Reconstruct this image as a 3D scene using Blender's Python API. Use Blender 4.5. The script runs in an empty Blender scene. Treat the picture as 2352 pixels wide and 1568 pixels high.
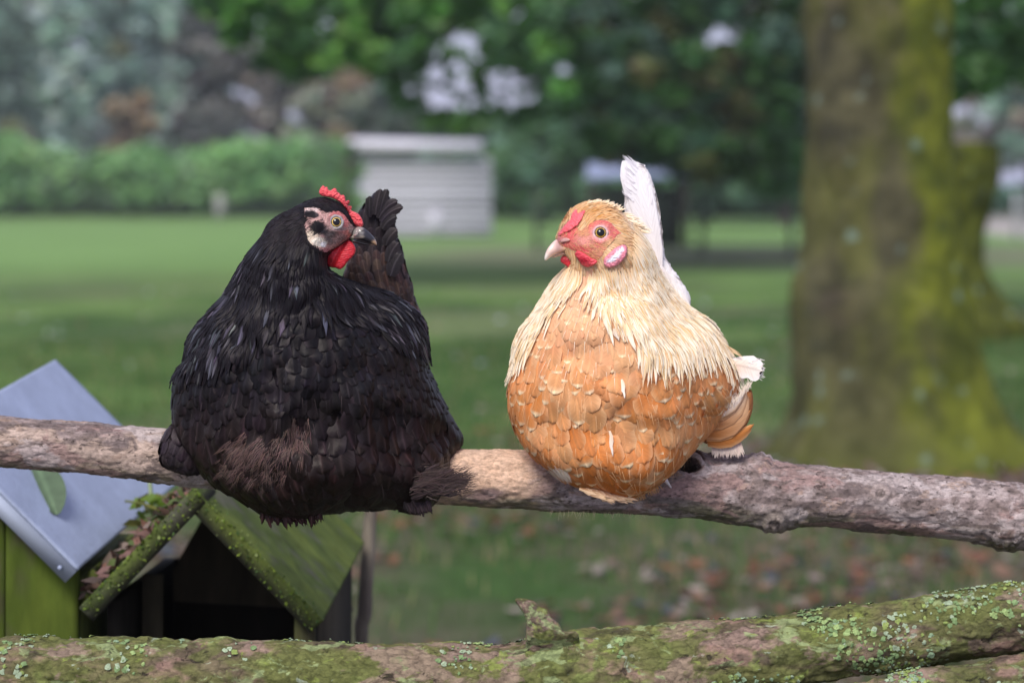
import bpy, math, random
import numpy as np
from mathutils import Vector
from mathutils.bvhtree import BVHTree
random.seed(7); RNG = np.random.default_rng(7)
R = math.radians
# ------------------------------------------------------------------ camera, sky, sun, exposure
sc = bpy.context.scene
F = 5553.0; HZ = 430.0; CX = 1176.0; CAMZ = 1.3      # picture measured 2352 wide; horizon row; eye height
cam_d = bpy.data.cameras.new('camera'); cam = bpy.data.objects.new('camera', cam_d)
sc.collection.objects.link(cam); sc.camera = cam
cam.location = (0, 0, CAMZ); cam.rotation_euler = (R(90), 0, 0)
cam_d.lens = 85; cam_d.sensor_width = 36; cam_d.shift_y = -(784 - HZ) / 2352
cam_d.clip_start = 0.05; cam_d.clip_end = 2000
cam_d.dof.use_dof = True; cam_d.dof.focus_distance = 2.50; cam_d.dof.aperture_fstop = 4.4
w = bpy.data.worlds.new('World'); sc.world = w; w.use_nodes = True
nt = w.node_tree; bg = nt.nodes['Background']
sky = nt.nodes.new('ShaderNodeTexSky'); sky.sky_type = 'NISHITA'; sky.sun_disc = False
sky.sun_elevation = R(48); sky.sun_rotation = R(200); sky.air_density = 1.0; sky.dust_density = 2.5
cl = nt.nodes.new('ShaderNodeMix'); cl.data_type = 'RGBA'; cl.inputs[0].default_value = 0.62
cl.inputs[7].default_value = (7.3, 7.4, 10.6, 1)     # high thin overcast over the blue
nt.links.new(sky.outputs[0], cl.inputs[6]); nt.links.new(cl.outputs[2], bg.inputs[0]); bg.inputs[1].default_value = 0.10
sun_d = bpy.data.lights.new('sun', 'SUN'); sun_d.energy = 3.6; sun_d.angle = R(24); sun_d.color = (1, .96, .9)
sun = bpy.data.objects.new('sun', sun_d); sc.collection.objects.link(sun)
sun.rotation_euler = Vector((0.28, 0.80, -0.85)).to_track_quat('-Z', 'Y').to_euler(); sun.location = (-3, -6, 8)
sc.view_settings.view_transform = 'Standard'; sc.view_settings.look = 'None'
sc.view_settings.exposure = 0.05; sc.view_settings.gamma = 1; sc.view_settings.use_curve_mapping = False
sc.cycles.max_bounces = 6; sc.cycles.transparent_max_bounces = 8
# ------------------------------------------------------------------ helpers
def P(x, y, d):
    x = np.asarray(x, float); y = np.asarray(y, float); d = np.asarray(d, float) + 0 * x
    return np.stack([(x - CX) * d / F, d, CAMZ - (y - HZ) * d / F], -1)
def INV(p):
    p = np.asarray(p); return CX + p[..., 0] * F / p[..., 1], HZ + (CAMZ - p[..., 2]) * F / p[..., 1]
K = 1.08844
def crop(x0, y0, s): return lambda pts: np.array([((x0 + a * s) / K, (y0 + b * s) / K) for a, b in pts])
def hsh(ix, iy, iz, seed):
    h = (ix.astype(np.int64) * 374761393 + iy.astype(np.int64) * 668265263 + iz.astype(np.int64) * 2147483647 + seed * 144269) & 0xffffffff
    h = ((h ^ (h >> 13)) * 1274126177) & 0xffffffff; h = (h ^ (h >> 16)) & 0xffffff
    return h / float(0xffffff)
def vn(p, s=1.0, seed=0):
    p = np.asarray(p, float) * s; i = np.floor(p); f = p - i; f = f * f * (3 - 2 * f); i = i.astype(np.int64); r = 0
    for a in (0, 1):
        for b in (0, 1):
            for c in (0, 1):
                wgt = (f[..., 0] if a else 1 - f[..., 0]) * (f[..., 1] if b else 1 - f[..., 1]) * (f[..., 2] if c else 1 - f[..., 2])
                r = r + wgt * hsh(i[..., 0] + a, i[..., 1] + b, i[..., 2] + c, seed)
    return r
def fbm(p, s=1.0, o=4, seed=0):
    r = 0; a = .5; t = 0
    for k in range(o): r = r + a * vn(p, s * 2 ** k, seed + k); t += a; a *= .5
    return r / t
def sst(a, b, x): t = np.clip((x - a) / (b - a), 0, 1); return t * t * (3 - 2 * t)
def mixc(a, b, t): return np.asarray(a) * (1 - t[..., None]) + np.asarray(b) * t[..., None]
def mesh_obj(name, V, Fa, mat=None, parent=None, col=None, attrs=None, smooth=True):
    me = bpy.data.meshes.new(name); V = np.asarray(V, np.float32)
    if isinstance(Fa, np.ndarray) and Fa.ndim == 2:
        n, k = Fa.shape; me.vertices.add(len(V)); me.vertices.foreach_set('co', V.ravel())
        me.loops.add(n * k); me.loops.foreach_set('vertex_index', Fa.astype(np.int32).ravel())
        me.polygons.add(n); me.polygons.foreach_set('loop_start', np.arange(0, n * k, k, dtype=np.int32))
        me.polygons.foreach_set('loop_total', np.full(n, k, np.int32)); me.update(calc_edges=True)
    else:
        me.from_pydata([tuple(v) for v in V], [], [tuple(int(i) for i in f) for f in Fa]); me.update()
    if smooth: me.polygons.foreach_set('use_smooth', np.ones(len(me.polygons), bool))
    if col is not None:
        c = np.ones((len(V), 4), np.float32); c[:, :3] = np.clip(col, 0, 4)
        a = me.color_attributes.new('Col', 'FLOAT_COLOR', 'POINT'); a.data.foreach_set('color', c.ravel())
    for k, v in (attrs or {}).items():
        a = me.attributes.new(k, 'FLOAT', 'POINT'); a.data.foreach_set('value', np.asarray(v, np.float32).ravel())
    if mat: me.materials.append(mat)
    me.validate()
    o = bpy.data.objects.new(name, me); sc.collection.objects.link(o)
    if parent: o.parent = parent
    return o
def tag(o, label=None, cat=None, group=None, kind=None):
    if label: o['label'] = label
    if cat: o['category'] = cat
    if group: o['group'] = group
    if kind: o['kind'] = kind
    return o
def empty(name, loc, label, cat, group=None):
    o = bpy.data.objects.new(name, None); sc.collection.objects.link(o); o.empty_display_size = .05
    o.location = (0, 0, 0); return tag(o, label, cat, group)
def place_root(o, loc):
    # put the Empty at the thing's base, its parts staying where they are
    loc = Vector(loc); o.location = loc
    for c in o.children: c.location = c.location - loc
def join(parts):
    Vs = []; Fs = []; n = 0; C = []
    for p in parts:
        V, Fc = p[0], p[1]; Vs.append(V); Fs.append(np.asarray(Fc) + n); n += len(V)
        if len(p) > 2: C.append(p[2])
    return np.concatenate(Vs), np.concatenate(Fs), (np.concatenate(C) if C else None)
# ------------------------------------------------------------------ materials
def N(nt, t, **k):
    n = nt.nodes.new(t)
    for a, b in k.items(): setattr(n, a, b)
    return n
def mat(name, color=None, rough=.8, spec=.4, nscale=0, namt=.3, bump=0, bscale=60, bdist=.002, stretch=None, metal=0, coat=0, sss=0, transl=0, bump2=None, sheen=0, sheencol=None, speck=None):
    m = bpy.data.materials.new(name); m.use_nodes = True; nt = m.node_tree; L = nt.links.new
    b = nt.nodes['Principled BSDF']; out = nt.nodes['Material Output']
    b.inputs['Roughness'].default_value = rough; b.inputs['Specular IOR Level'].default_value = spec; b.inputs['Metallic'].default_value = metal
    b.inputs['Coat Weight'].default_value = coat; b.inputs['Coat Roughness'].default_value = .05
    if sss: b.inputs['Subsurface Weight'].default_value = sss; b.inputs['Subsurface Radius'].default_value = (1, .35, .2); b.inputs['Subsurface Scale'].default_value = .003
    if sheen: b.inputs['Sheen Weight'].default_value = sheen; b.inputs['Sheen Tint'].default_value = (*(sheencol or (1, 1, 1)), 1)
    tc = N(nt, 'ShaderNodeTexCoord'); mp = N(nt, 'ShaderNodeMapping'); L(tc.outputs['Object'], mp.inputs[0])
    if stretch: mp.inputs['Scale'].default_value = stretch
    if color is None: a = N(nt, 'ShaderNodeAttribute', attribute_name='Col'); src = a.outputs['Color']
    else: a = N(nt, 'ShaderNodeRGB'); a.outputs[0].default_value = (*color, 1); src = a.outputs[0]
    if nscale:
        n = N(nt, 'ShaderNodeTexNoise'); n.inputs['Scale'].default_value = nscale; n.inputs['Detail'].default_value = 6; n.inputs['Roughness'].default_value = .65
        L(mp.outputs[0], n.inputs['Vector'])
        r = N(nt, 'ShaderNodeMapRange'); r.inputs[1].default_value = .25; r.inputs[2].default_value = .75; r.inputs[3].default_value = 1 - namt; r.inputs[4].default_value = 1 + namt
        L(n.outputs[0], r.inputs[0]); vm = N(nt, 'ShaderNodeVectorMath', operation='SCALE'); L(src, vm.inputs[0]); L(r.outputs[0], vm.inputs['Scale']); src = vm.outputs[0]
    if speck:
        v = N(nt, 'ShaderNodeTexVoronoi'); v.inputs['Scale'].default_value = speck[0]; L(mp.outputs[0], v.inputs['Vector'])
        r = N(nt, 'ShaderNodeMapRange'); r.inputs[1].default_value = speck[1]; r.inputs[2].default_value = speck[1] * .5; r.inputs[3].default_value = 0; r.inputs[4].default_value = speck[3]
        L(v.outputs['Distance'], r.inputs[0]); mx = N(nt, 'ShaderNodeMix', data_type='RGBA'); L(r.outputs[0], mx.inputs[0]); L(src, mx.inputs[6]); mx.inputs[7].default_value = (*speck[2], 1); src = mx.outputs[2]
    L(src, b.inputs['Base Color'])
    nrm = None
    if bump:
        n = N(nt, 'ShaderNodeTexNoise'); n.inputs['Scale'].default_value = bscale; n.inputs['Detail'].default_value = 8; n.inputs['Roughness'].default_value = .7
        L(mp.outputs[0], n.inputs['Vector']); bn = N(nt, 'ShaderNodeBump'); bn.inputs['Strength'].default_value = bump; bn.inputs['Distance'].default_value = bdist
        L(n.outputs[0], bn.inputs['Height']); nrm = bn.outputs[0]; L(nrm, b.inputs['Normal'])
    if bump2:
        v = N(nt, 'ShaderNodeTexVoronoi', feature=bump2[3] if len(bump2) > 3 else 'F1'); v.inputs['Scale'].default_value = bump2[0]; L(mp.outputs[0], v.inputs['Vector'])
        bn2 = N(nt, 'ShaderNodeBump'); bn2.inputs['Strength'].default_value = bump2[1]; bn2.inputs['Distance'].default_value = bump2[2]
        L(v.outputs['Distance'], bn2.inputs['Height'])
        if nrm: L(nrm, bn2.inputs['Normal'])
        L(bn2.outputs[0], b.inputs['Normal'])
    if transl:
        t = N(nt, 'ShaderNodeBsdfTranslucent'); L(src, t.inputs[0]); ms = N(nt, 'ShaderNodeMixShader'); ms.inputs[0].default_value = transl
        L(b.outputs[0], ms.inputs[1]); L(t.outputs[0], ms.inputs[2]); L(ms.outputs[0], out.inputs['Surface'])
    return m
def feather_mat(name, rough=.55, spec=.3, amt=.25, rach=1.7, sheen=0, sheencol=None, bump=.3, transl=0.0):
    m = bpy.data.materials.new(name); m.use_nodes = True; nt = m.node_tree; L = nt.links.new; b = nt.nodes['Principled BSDF']; out = nt.nodes['Material Output']
    b.inputs['Roughness'].default_value = rough; b.inputs['Specular IOR Level'].default_value = spec
    if sheen: b.inputs['Sheen Weight'].default_value = sheen; b.inputs['Sheen Tint'].default_value = (*sheencol, 1); b.inputs['Sheen Roughness'].default_value = .4
    col = N(nt, 'ShaderNodeAttribute', attribute_name='Col'); fu = N(nt, 'ShaderNodeAttribute', attribute_name='fu'); ft = N(nt, 'ShaderNodeAttribute', attribute_name='ft'); fr = N(nt, 'ShaderNodeAttribute', attribute_name='fr')
    ab = N(nt, 'ShaderNodeMath', operation='ABSOLUTE'); L(fu.outputs['Fac'], ab.inputs[0])
    m1 = N(nt, 'ShaderNodeMath', operation='MULTIPLY'); m1.inputs[1].default_value = 26; L(ft.outputs['Fac'], m1.inputs[0])
    m2 = N(nt, 'ShaderNodeMath', operation='MULTIPLY'); m2.inputs[1].default_value = 7; L(ab.outputs[0], m2.inputs[0])
    sb = N(nt, 'ShaderNodeMath', operation='SUBTRACT'); L(m1.outputs[0], sb.inputs[0]); L(m2.outputs[0], sb.inputs[1])
    cx = N(nt, 'ShaderNodeCombineXYZ'); L(sb.outputs[0], cx.inputs[0]); L(fu.outputs['Fac'], cx.inputs[1])
    n = N(nt, 'ShaderNodeTexNoise'); n.inputs['Scale'].default_value = 1.0; n.inputs['Detail'].default_value = 3; L(cx.outputs[0], n.inputs['Vector'])
    r = N(nt, 'ShaderNodeMapRange'); r.inputs[1].default_value = .3; r.inputs[2].default_value = .7; r.inputs[3].default_value = 1 - amt; r.inputs[4].default_value = 1 + amt; L(n.outputs[0], r.inputs[0])
    rr = N(nt, 'ShaderNodeMapRange'); rr.inputs[1].default_value = .20; rr.inputs[2].default_value = .0; rr.inputs[3].default_value = 0; rr.inputs[4].default_value = rach - 1; L(ab.outputs[0], rr.inputs[0])
    rm = N(nt, 'ShaderNodeMath', operation='MULTIPLY'); L(rr.outputs[0], rm.inputs[0]); L(fr.outputs['Fac'], rm.inputs[1])
    ad = N(nt, 'ShaderNodeMath', operation='ADD'); L(r.outputs[0], ad.inputs[0]); L(rm.outputs[0], ad.inputs[1])
    vm = N(nt, 'ShaderNodeVectorMath', operation='SCALE'); L(col.outputs['Color'], vm.inputs[0]); L(ad.outputs[0], vm.inputs['Scale']); L(vm.outputs[0], b.inputs['Base Color'])
    bn = N(nt, 'ShaderNodeBump'); bn.inputs['Strength'].default_value = bump; bn.inputs['Distance'].default_value = .0006; L(ad.outputs[0], bn.inputs['Height']); L(bn.outputs[0], b.inputs['Normal'])
    if transl:
        t = N(nt, 'ShaderNodeBsdfTranslucent'); L(vm.outputs[0], t.inputs[0]); ms = N(nt, 'ShaderNodeMixShader'); ms.inputs[0].default_value = transl
        L(b.outputs[0], ms.inputs[1]); L(t.outputs[0], ms.inputs[2]); L(ms.outputs[0], out.inputs['Surface'])
    return m
# ------------------------------------------------------------------ shape tools
def inside(poly, x, y):
    r = np.zeros(x.shape, bool); n = len(poly)
    for i in range(n):
        x1, y1 = poly[i]; x2, y2 = poly[(i + 1) % n]
        c = ((y1 > y) != (y2 > y)) & (x < (x2 - x1) * (y - y1) / ((y2 - y1) + 1e-9) + x1); r ^= c
    return r
def smooth_poly(pts, n=4):
    pts = np.asarray(pts, float); m = len(pts); out = []
    for i in range(m):
        a, b, c, d = pts[i - 1], pts[i], pts[(i + 1) % m], pts[(i + 2) % m]
        for k in range(n):
            t = k / n; out.append(.5 * ((2 * b) + (c - a) * t + (2 * a - 5 * b + 4 * c - d) * t * t + (3 * b - a - 3 * c + d) * t ** 3))
    return np.array(out)
def near_on_poly(poly, pts):
    A = poly; B = np.roll(poly, -1, 0); best = np.full(len(pts), 1e9); res = pts.copy()
    for a, b in zip(A, B):
        ab = b - a; t = np.clip(((pts - a) @ ab) / (ab @ ab + 1e-9), 0, 1); q = a + t[:, None] * ab; d = np.hypot(*(pts - q).T)
        m = d < best; best[m] = d[m]; res[m] = q[m]
    return res, best
def poisson(poly, res):
    x0, y0 = poly.min(0) - 2 * res; x1, y1 = poly.max(0) + 2 * res
    gx = np.arange(x0, x1, res); gy = np.arange(y0, y1, res); X, Y = np.meshgrid(gx, gy); M = inside(poly, X, Y)
    u = np.zeros(X.shape); n = max(X.shape); om = 2 / (1 + math.sin(math.pi / n)); ii, jj = np.indices(X.shape)
    c0 = M & ((ii + jj) % 2 == 0); c1 = M & ((ii + jj) % 2 == 1)
    for k in range(int(n * 2.2) + 20):
        for c in (c0, c1):
            s = np.zeros_like(u); s[1:-1, 1:-1] = (u[:-2, 1:-1] + u[2:, 1:-1] + u[1:-1, :-2] + u[1:-1, 2:] + res * res) / 4
            u[c] += om * (s[c] - u[c])
    return X, Y, M, np.sqrt(np.maximum(u, 0))
def inflate(poly, res=3, kf=1.7, kb=1.7, shift=None, rough=0, cap=None, snap=True, rf=.08, lump=0):
    X, Y, M, H = poisson(poly, res)
    cell = M[:-1, :-1] & M[1:, :-1] & M[:-1, 1:] & M[1:, 1:]; cnt = np.zeros(M.shape, int)
    cnt[:-1, :-1] += cell; cnt[1:, :-1] += cell; cnt[:-1, 1:] += cell; cnt[1:, 1:] += cell
    used = cnt > 0; bnd = used & (cnt < 4); idx = -np.ones(M.shape, int); idx[used] = np.arange(used.sum())
    x = X[used].copy(); y = Y[used].copy(); h = H[used].copy(); bd = bnd[used]
    if cap: h = cap * np.tanh(h / cap)
    if snap:
        q, _ = near_on_poly(poly, np.stack([x[bd], y[bd]], 1)); x[bd] = q[:, 0]; y[bd] = q[:, 1]
    h[bd] = 0; nf = len(x); back = np.arange(nf); inner = np.where(~bd)[0]; back[inner] = nf + np.arange(len(inner))
    s = shift(x, y) if shift else np.zeros(nf)
    of = s + kf * h; ob = s[inner] - kb * h[inner]
    if rough: of = of + rough * (fbm(np.stack([x, y, 0 * x], 1), rf, 3) - .5) * (h > 0)
    if lump: of = of + lump * (fbm(np.stack([x, y, 0 * x], 1), .011, 3, 77) - .5) * np.clip(h / 60, 0, 1)
    px = np.concatenate([x, x[inner]]); py = np.concatenate([y, y[inner]]); off = np.concatenate([of, ob])
    ci, cj = np.where(cell); a = idx[ci, cj]; b = idx[ci, cj + 1]; c = idx[ci + 1, cj + 1]; d = idx[ci + 1, cj]
    Ff = np.stack([a, d, c, b], 1); Fb = np.stack([back[a], back[b], back[c], back[d]], 1)
    return px, py, off, np.concatenate([Ff, Fb])
class Ctx:                                           # picture units at the hens' own distance
    def __init__(s, d0): s.d0 = d0; s.u = d0 / F
    def W(s, px, py, off): return P(px, py, s.d0 - np.asarray(off) * s.u)
def bvh_of(V, Fa): return BVHTree.FromPolygons([tuple(v) for v in V], [tuple(int(i) for i in f) for f in Fa])
ORG = Vector((0, 0, CAMZ))
def cast(bvh, x, y):
    d = Vector(P(x, y, 1.0)) - ORG; l, n, i, t = bvh.ray_cast(ORG, d.normalized())
    return l, n
def depth_at(bvh, x, y, default):
    l, n = cast(bvh, x, y); return default if l is None else l.y
def tube(path, rad, nseg=32, disp=None, ref=(0, 0, 1), cap=True):
    path = np.asarray(path, float); n = len(path); T = np.gradient(path, axis=0); T /= np.linalg.norm(T, axis=1)[:, None]
    ref = np.asarray(ref, float); S = np.cross(T, ref); S /= np.linalg.norm(S, axis=1)[:, None]; U = np.cross(S, T)
    th = np.linspace(0, 2 * np.pi, nseg, endpoint=False); rad = np.broadcast_to(np.asarray(rad, float), (n,))
    D = S[:, None] * np.cos(th)[None, :, None] + U[:, None] * np.sin(th)[None, :, None]
    r = rad[:, None] * np.ones(nseg)[None]; V = path[:, None] + D * r[..., None]
    if disp is not None: V = V + D * disp(V, th, D)[..., None]
    i = np.arange(n - 1)[:, None] * nseg; j = np.arange(nseg)[None]; j2 = (j + 1) % nseg
    Fq = np.stack([i + j, i + nseg + j, i + nseg + j2, i + j2], -1).reshape(-1, 4); V = V.reshape(-1, 3)
    if cap:
        c0 = len(V); V = np.concatenate([V, path[:1], path[-1:]]); e = (n - 1) * nseg; jj = np.arange(nseg); k = (jj + 1) % nseg
        Fq = np.concatenate([Fq, np.stack([jj, k, 0 * jj + c0, 0 * jj + c0], 1)[:, [0, 1, 2, 2]], np.stack([e + k, e + jj, 0 * jj + c0 + 1, 0 * jj + c0 + 1], 1)])
        Fq = [list(dict.fromkeys(f)) for f in Fq.tolist()]
    return V, Fq
def resample(pts, n):
    pts = np.asarray(pts, float); k = len(pts); t = np.linspace(0, k - 1, n); o = []
    for s in t:
        i = min(int(s), k - 2); u = s - i; a = pts[max(i - 1, 0)]; b = pts[i]; c = pts[i + 1]; d = pts[min(i + 2, k - 1)]
        o.append(.5 * ((2 * b) + (c - a) * u + (2 * a - 5 * b + 4 * c - d) * u * u + (3 * b - a - 3 * c + d) * u ** 3))
    return np.array(o)
def box(c, s, rotz=0):
    V = np.array([(x, y, z) for x in (-.5, .5) for y in (-.5, .5) for z in (-.5, .5)]) * np.asarray(s)
    ca, sa = math.cos(rotz), math.sin(rotz); V = np.stack([V[:, 0] * ca - V[:, 1] * sa, V[:, 0] * sa + V[:, 1] * ca, V[:, 2]], 1) + np.asarray(c)
    return V, np.array([(0, 1, 3, 2), (4, 6, 7, 5), (0, 4, 5, 1), (2, 3, 7, 6), (0, 2, 6, 4), (1, 5, 7, 3)])
def slab(quad, nrm, th):                              # a board: four corners and a thickness along nrm
    q = np.asarray(quad, float); n = np.asarray(nrm, float); n = n / np.linalg.norm(n) * th; V = np.concatenate([q, q + n])
    return V, np.array([(0, 1, 2, 3), (7, 6, 5, 4), (0, 4, 5, 1), (1, 5, 6, 2), (2, 6, 7, 3), (3, 7, 4, 0)])
def leaves(C, size, col, flat=0.0, aspect=.55):
    C = np.asarray(C); n = len(C); size = np.broadcast_to(size, (n,)); a = RNG.normal(size=(n, 3)); a[:, 2] *= (1 - flat) * .8
    a /= np.linalg.norm(a, axis=1)[:, None]; b = RNG.normal(size=(n, 3)); b[:, 2] *= (1 - flat); b -= (b * a).sum(1)[:, None] * a; b /= np.linalg.norm(b, axis=1)[:, None]
    nn = np.cross(a, b); s = size[:, None]
    V = np.stack([C - a * s, C + b * s * aspect - nn * s * .12, C + a * s * 1.1 - nn * s * .2, C - b * s * aspect - nn * s * .12, C + nn * s * .1], 1).reshape(-1, 3)
    i = np.arange(n)[:, None] * 5; Fq = np.concatenate([i + np.array([[0, 1, 4]]), i + np.array([[1, 2, 4]]), i + np.array([[2, 3, 4]]), i + np.array([[3, 0, 4]])])
    return V, Fq, np.repeat(col, 5, 0)
# ------------------------------------------------------------------ feathers
class FM:
    def __init__(s): s.V = []; s.F = []; s.C = []; s.u = []; s.t = []; s.r = []; s.n = 0; s.k = 0
    def add(s, V, nr, nc, C, u, t, r):
        i = (np.arange(nr - 1)[:, None] * nc + np.arange(nc - 1)[None]).ravel() + s.n
        s.F.append(np.stack([i, i + 1, i + nc + 1, i + nc], 1)); s.V.append(V.reshape(-1, 3)); s.C.append(C.reshape(-1, 3)); s.k += 1
        s.u.append(u.ravel()); s.t.append(t.ravel() + (s.k % 997) * 3.17); s.r.append(np.full(nr * nc, r)); s.n += nr * nc
    def build(s, name, m, parent):
        return mesh_obj(name, np.concatenate(s.V), np.concatenate(s.F), m, parent, np.concatenate(s.C), dict(fu=np.concatenate(s.u), ft=np.concatenate(s.t), fr=np.concatenate(s.r)))
NL = 8; TT = np.array([0, .22, .42, .60, .74, .85, .93, .98, 1.0]); UU = np.array([-1, -.5, 0, .5, 1.])
def prof(kind, t):
    if kind == 'round': return np.clip(t / .35, .35, 1) ** .6 * np.sqrt(np.clip(1 - np.clip((t - .60) / .402, 0, 1) ** 2.8, 0, 1))
    if kind == 'lance': return np.clip(t / .3, .25, 1) ** .5 * (1 - np.clip((t - .35) / .66, 0, 1) ** 1.6)
    if kind == 'hair': return 1 - .9 * t
    if kind == 'quill': return np.clip(t / .25, .3, 1) ** .6 * (1 - np.clip((t - .75) / .26, 0, 1) ** 2.4 * .9)
def feather(fm, p, d, n, L, W, kind='round', c0=(.5, .5, .5), c1=None, tipc=None, tip=.86, bvh=None, off=0, lift=.08, cup=.12, bend=0., bendv=None, rach=1., edge=None, fray=.06, mid=None):
    p = Vector(p); d = Vector(d).normalized(); n = Vector(n).normalized(); q = p.copy(); sp = []; nn = []; dd = []; st = 0
    for i in range(NL + 1):
        t = TT[i]; st = L * ((TT[i + 1] - TT[i]) if i < NL else 0); sp.append(q + n * (off + lift * L * t)); nn.append(n.copy()); dd.append(d.copy())
        q2 = q + d * st
        if bvh:
            l, nr, _, _ = bvh.find_nearest(q2)
            if l is not None and (l - q2).length < L * .6:
                q = l; n = (n * .5 + nr * .5).normalized(); d = (d - n * d.dot(n)).normalized()
            else: q = q2
        else:
            q = q2; d = (d + (Vector(bendv) if bendv is not None else n) * (bend / NL)).normalized(); n = (n - d * n.dot(d)).normalized()
    sp = np.array(sp); nn = np.array(nn); dd = np.array(dd); sv = np.cross(dd, nn)
    wv = prof(kind, TT) * W / 2; J = 1 + (RNG.random((NL + 1, 5)) - .5) * 2 * fray
    J2 = (RNG.random((NL + 1, 5)) - .5) * fray * W; V = sp[:, None] + dd[:, None] * (J2 * (TT[:, None] > .8))[..., None] + sv[:, None] * (wv[:, None] * UU[None] * J)[..., None] - nn[:, None] * (cup * W * UU ** 2 * (wv[:, None] > 0))[..., None]
    c0 = np.asarray(c0, float); c1 = c0 if c1 is None else np.asarray(c1, float); tt = TT[:, None] * np.ones(5)[None]; uu = np.ones(NL + 1)[:, None] * UU[None]
    C = mixc(c0, c1, sst(0.1, .9, tt))
    if mid is not None: C = mixc(C, np.asarray(mid), (1 - np.abs(uu)) * sst(.1, .5, tt) * .9 * (np.abs(uu) < .3))
    if edge is not None: C = mixc(C, np.asarray(edge), np.clip(np.abs(uu) ** 3, 0, 1) * .8)
    if tipc is not None: C = mixc(C, np.asarray(tipc), sst(tip - .03, tip + .03, tt + .03 * uu * uu) * (1 - np.abs(uu) ** 4 * .6))
    fm.add(V, NL + 1, 5, C, uu, tt, rach)
def hair(fm, p, d, n, L, W, c, bend=.5, bendv=None):
    p = Vector(p); d = Vector(d).normalized(); n = Vector(n).normalized(); s = d.cross(n); V = []; bv = Vector(bendv) if bendv is not None else n
    for i in range(5):
        t = i / 4; V.append([p - s * W / 2 * (1 - t * .9), p + s * W / 2 * (1 - t * .9)]); p = p + d * (L / 4); d = (d + bv * bend / 4).normalized()
    u = np.array([[-1, 1.]] * 5); tt = np.linspace(0, 1, 5)[:, None] * np.ones((1, 2)); fm.add(np.array(V), 5, 2, np.ones((5, 2, 3)) * np.asarray(c), u * .6, tt, 0.)
class Flow:
    def __init__(s, g): g = np.array(g, float); s.p = g[:, :2]; v = g[:, 2:]; s.v = v / np.linalg.norm(v, axis=1)[:, None]
    def at(s, x, y):
        w = 1 / (((s.p - (x, y)) ** 2).sum(1) + 400) ** 1.5; v = (s.v * w[:, None]).sum(0); return v / np.linalg.norm(v)
def scatter(V, Fa, radf, ncand, u):
    """dart throwing over a surface; radf(px,py,normal) -> spacing in picture px or None"""
    V = np.asarray(V); Fa = np.asarray(Fa); a = V[Fa[:, 0]]; b = V[Fa[:, 1]]; c = V[Fa[:, 2]]; d = V[Fa[:, 3]]
    nr = np.cross(c - a, d - b); ar = np.linalg.norm(nr, axis=1); nr = nr / (ar[:, None] + 1e-12); pr = ar / ar.sum()
    ids = RNG.choice(len(Fa), ncand, p=pr); s = RNG.random(ncand)[:, None]; t = RNG.random(ncand)[:, None]
    Q = (a[ids] * (1 - s) + b[ids] * s) * (1 - t) + (d[ids] * (1 - s) + c[ids] * s) * t; PX, PY = INV(Q); cell = 12 * u; G = {}; out = []
    for k in range(ncand):
        q = Q[k]; r = radf(PX[k], PY[k], nr[ids[k]])
        if r is None: continue
        r *= u; ky = tuple((q // cell).astype(int)); m = int(r // cell) + 1; ok = True
        for ix in range(ky[0] - m, ky[0] + m + 1):
            for iy in range(ky[1] - m, ky[1] + m + 1):
                for iz in range(ky[2] - m, ky[2] + m + 1):
                    for o in G.get((ix, iy, iz), ()):
                        if (q[0] - o[0]) ** 2 + (q[1] - o[1]) ** 2 + (q[2] - o[2]) ** 2 < r * r: ok = False; break
                    if not ok: break
                if not ok: break
            if not ok: break
        if ok: G.setdefault(ky, []).append(q); out.append((q, nr[ids[k]], PX[k], PY[k]))
    return out
def flow_dir(n, v): # picture direction -> tangent direction in the world
    n = Vector(n); d = Vector((v[0], 0, -v[1])); d = d - n * d.dot(n)
    return d.normalized() if d.length > .15 else (Vector((v[0], .6, -v[1])) - n * Vector((v[0], .6, -v[1])).dot(n)).normalized()
def paint(x, y, base, ops):
    C = np.ones((len(x), 3)) * np.asarray(base); nz = fbm(np.stack([x, y, 0 * x], 1), .12, 3, 5) - .5
    for op in ops:
        if op[0] == 'e': _, cx, cy, rx, ry, col, soft = op; d = np.hypot((x - cx) / rx, (y - cy) / ry) + nz * .5; m = 1 - sst(1 - soft, 1 + soft, d)
        else:
            _, poly, col, soft = op; ins = inside(poly, x, y); q, dd = near_on_poly(poly, np.stack([x, y], 1)); m = sst(-soft, soft, np.where(ins, dd, -dd) + nz * soft * 2)
        C = mixc(C, col, m)
    return C
def skin_patch(name, poly, bvh, ctx, res, lift, colf, m, parent, bumps=(), wr=1.2, d0=None):
    X, Y, M, H = poisson(poly, res); cell = M[:-1, :-1] & M[1:, :-1] & M[:-1, 1:] & M[1:, 1:]; used = np.zeros(M.shape, bool)
    used[:-1, :-1] |= cell; used[1:, :-1] |= cell; used[:-1, 1:] |= cell; used[1:, 1:] |= cell
    idx = -np.ones(M.shape, int); idx[used] = np.arange(used.sum()); x = X[used]; y = Y[used]; h = H[used]
    D = np.array([depth_at(bvh, a, b, np.nan) for a, b in zip(x, y)]); D = np.where(np.isnan(D), np.nanmedian(D), D)
    o = -2.5 + lift * (1 - np.exp(-h / 3)); pts = np.stack([x, y, 0 * x], 1)
    o = o + wr * (fbm(pts, .22, 3, 3) - .5) * 2
    for cx, cy, r, a, kind in bumps:
        d = np.hypot(x - cx, y - cy) / r
        o = o + (a * np.exp(-d ** 2 * 1.5) if kind == 'b' else a * np.exp(-((d - 1) / .22) ** 2))
    Vw = P(x, y, D - o * ctx.u); ci, cj = np.where(cell)
    Fq = np.stack([idx[ci, cj], idx[ci + 1, cj], idx[ci + 1, cj + 1], idx[ci, cj + 1]], 1)
    return mesh_obj(name, Vw, Fq, m, parent, colf(x, y))
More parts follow.
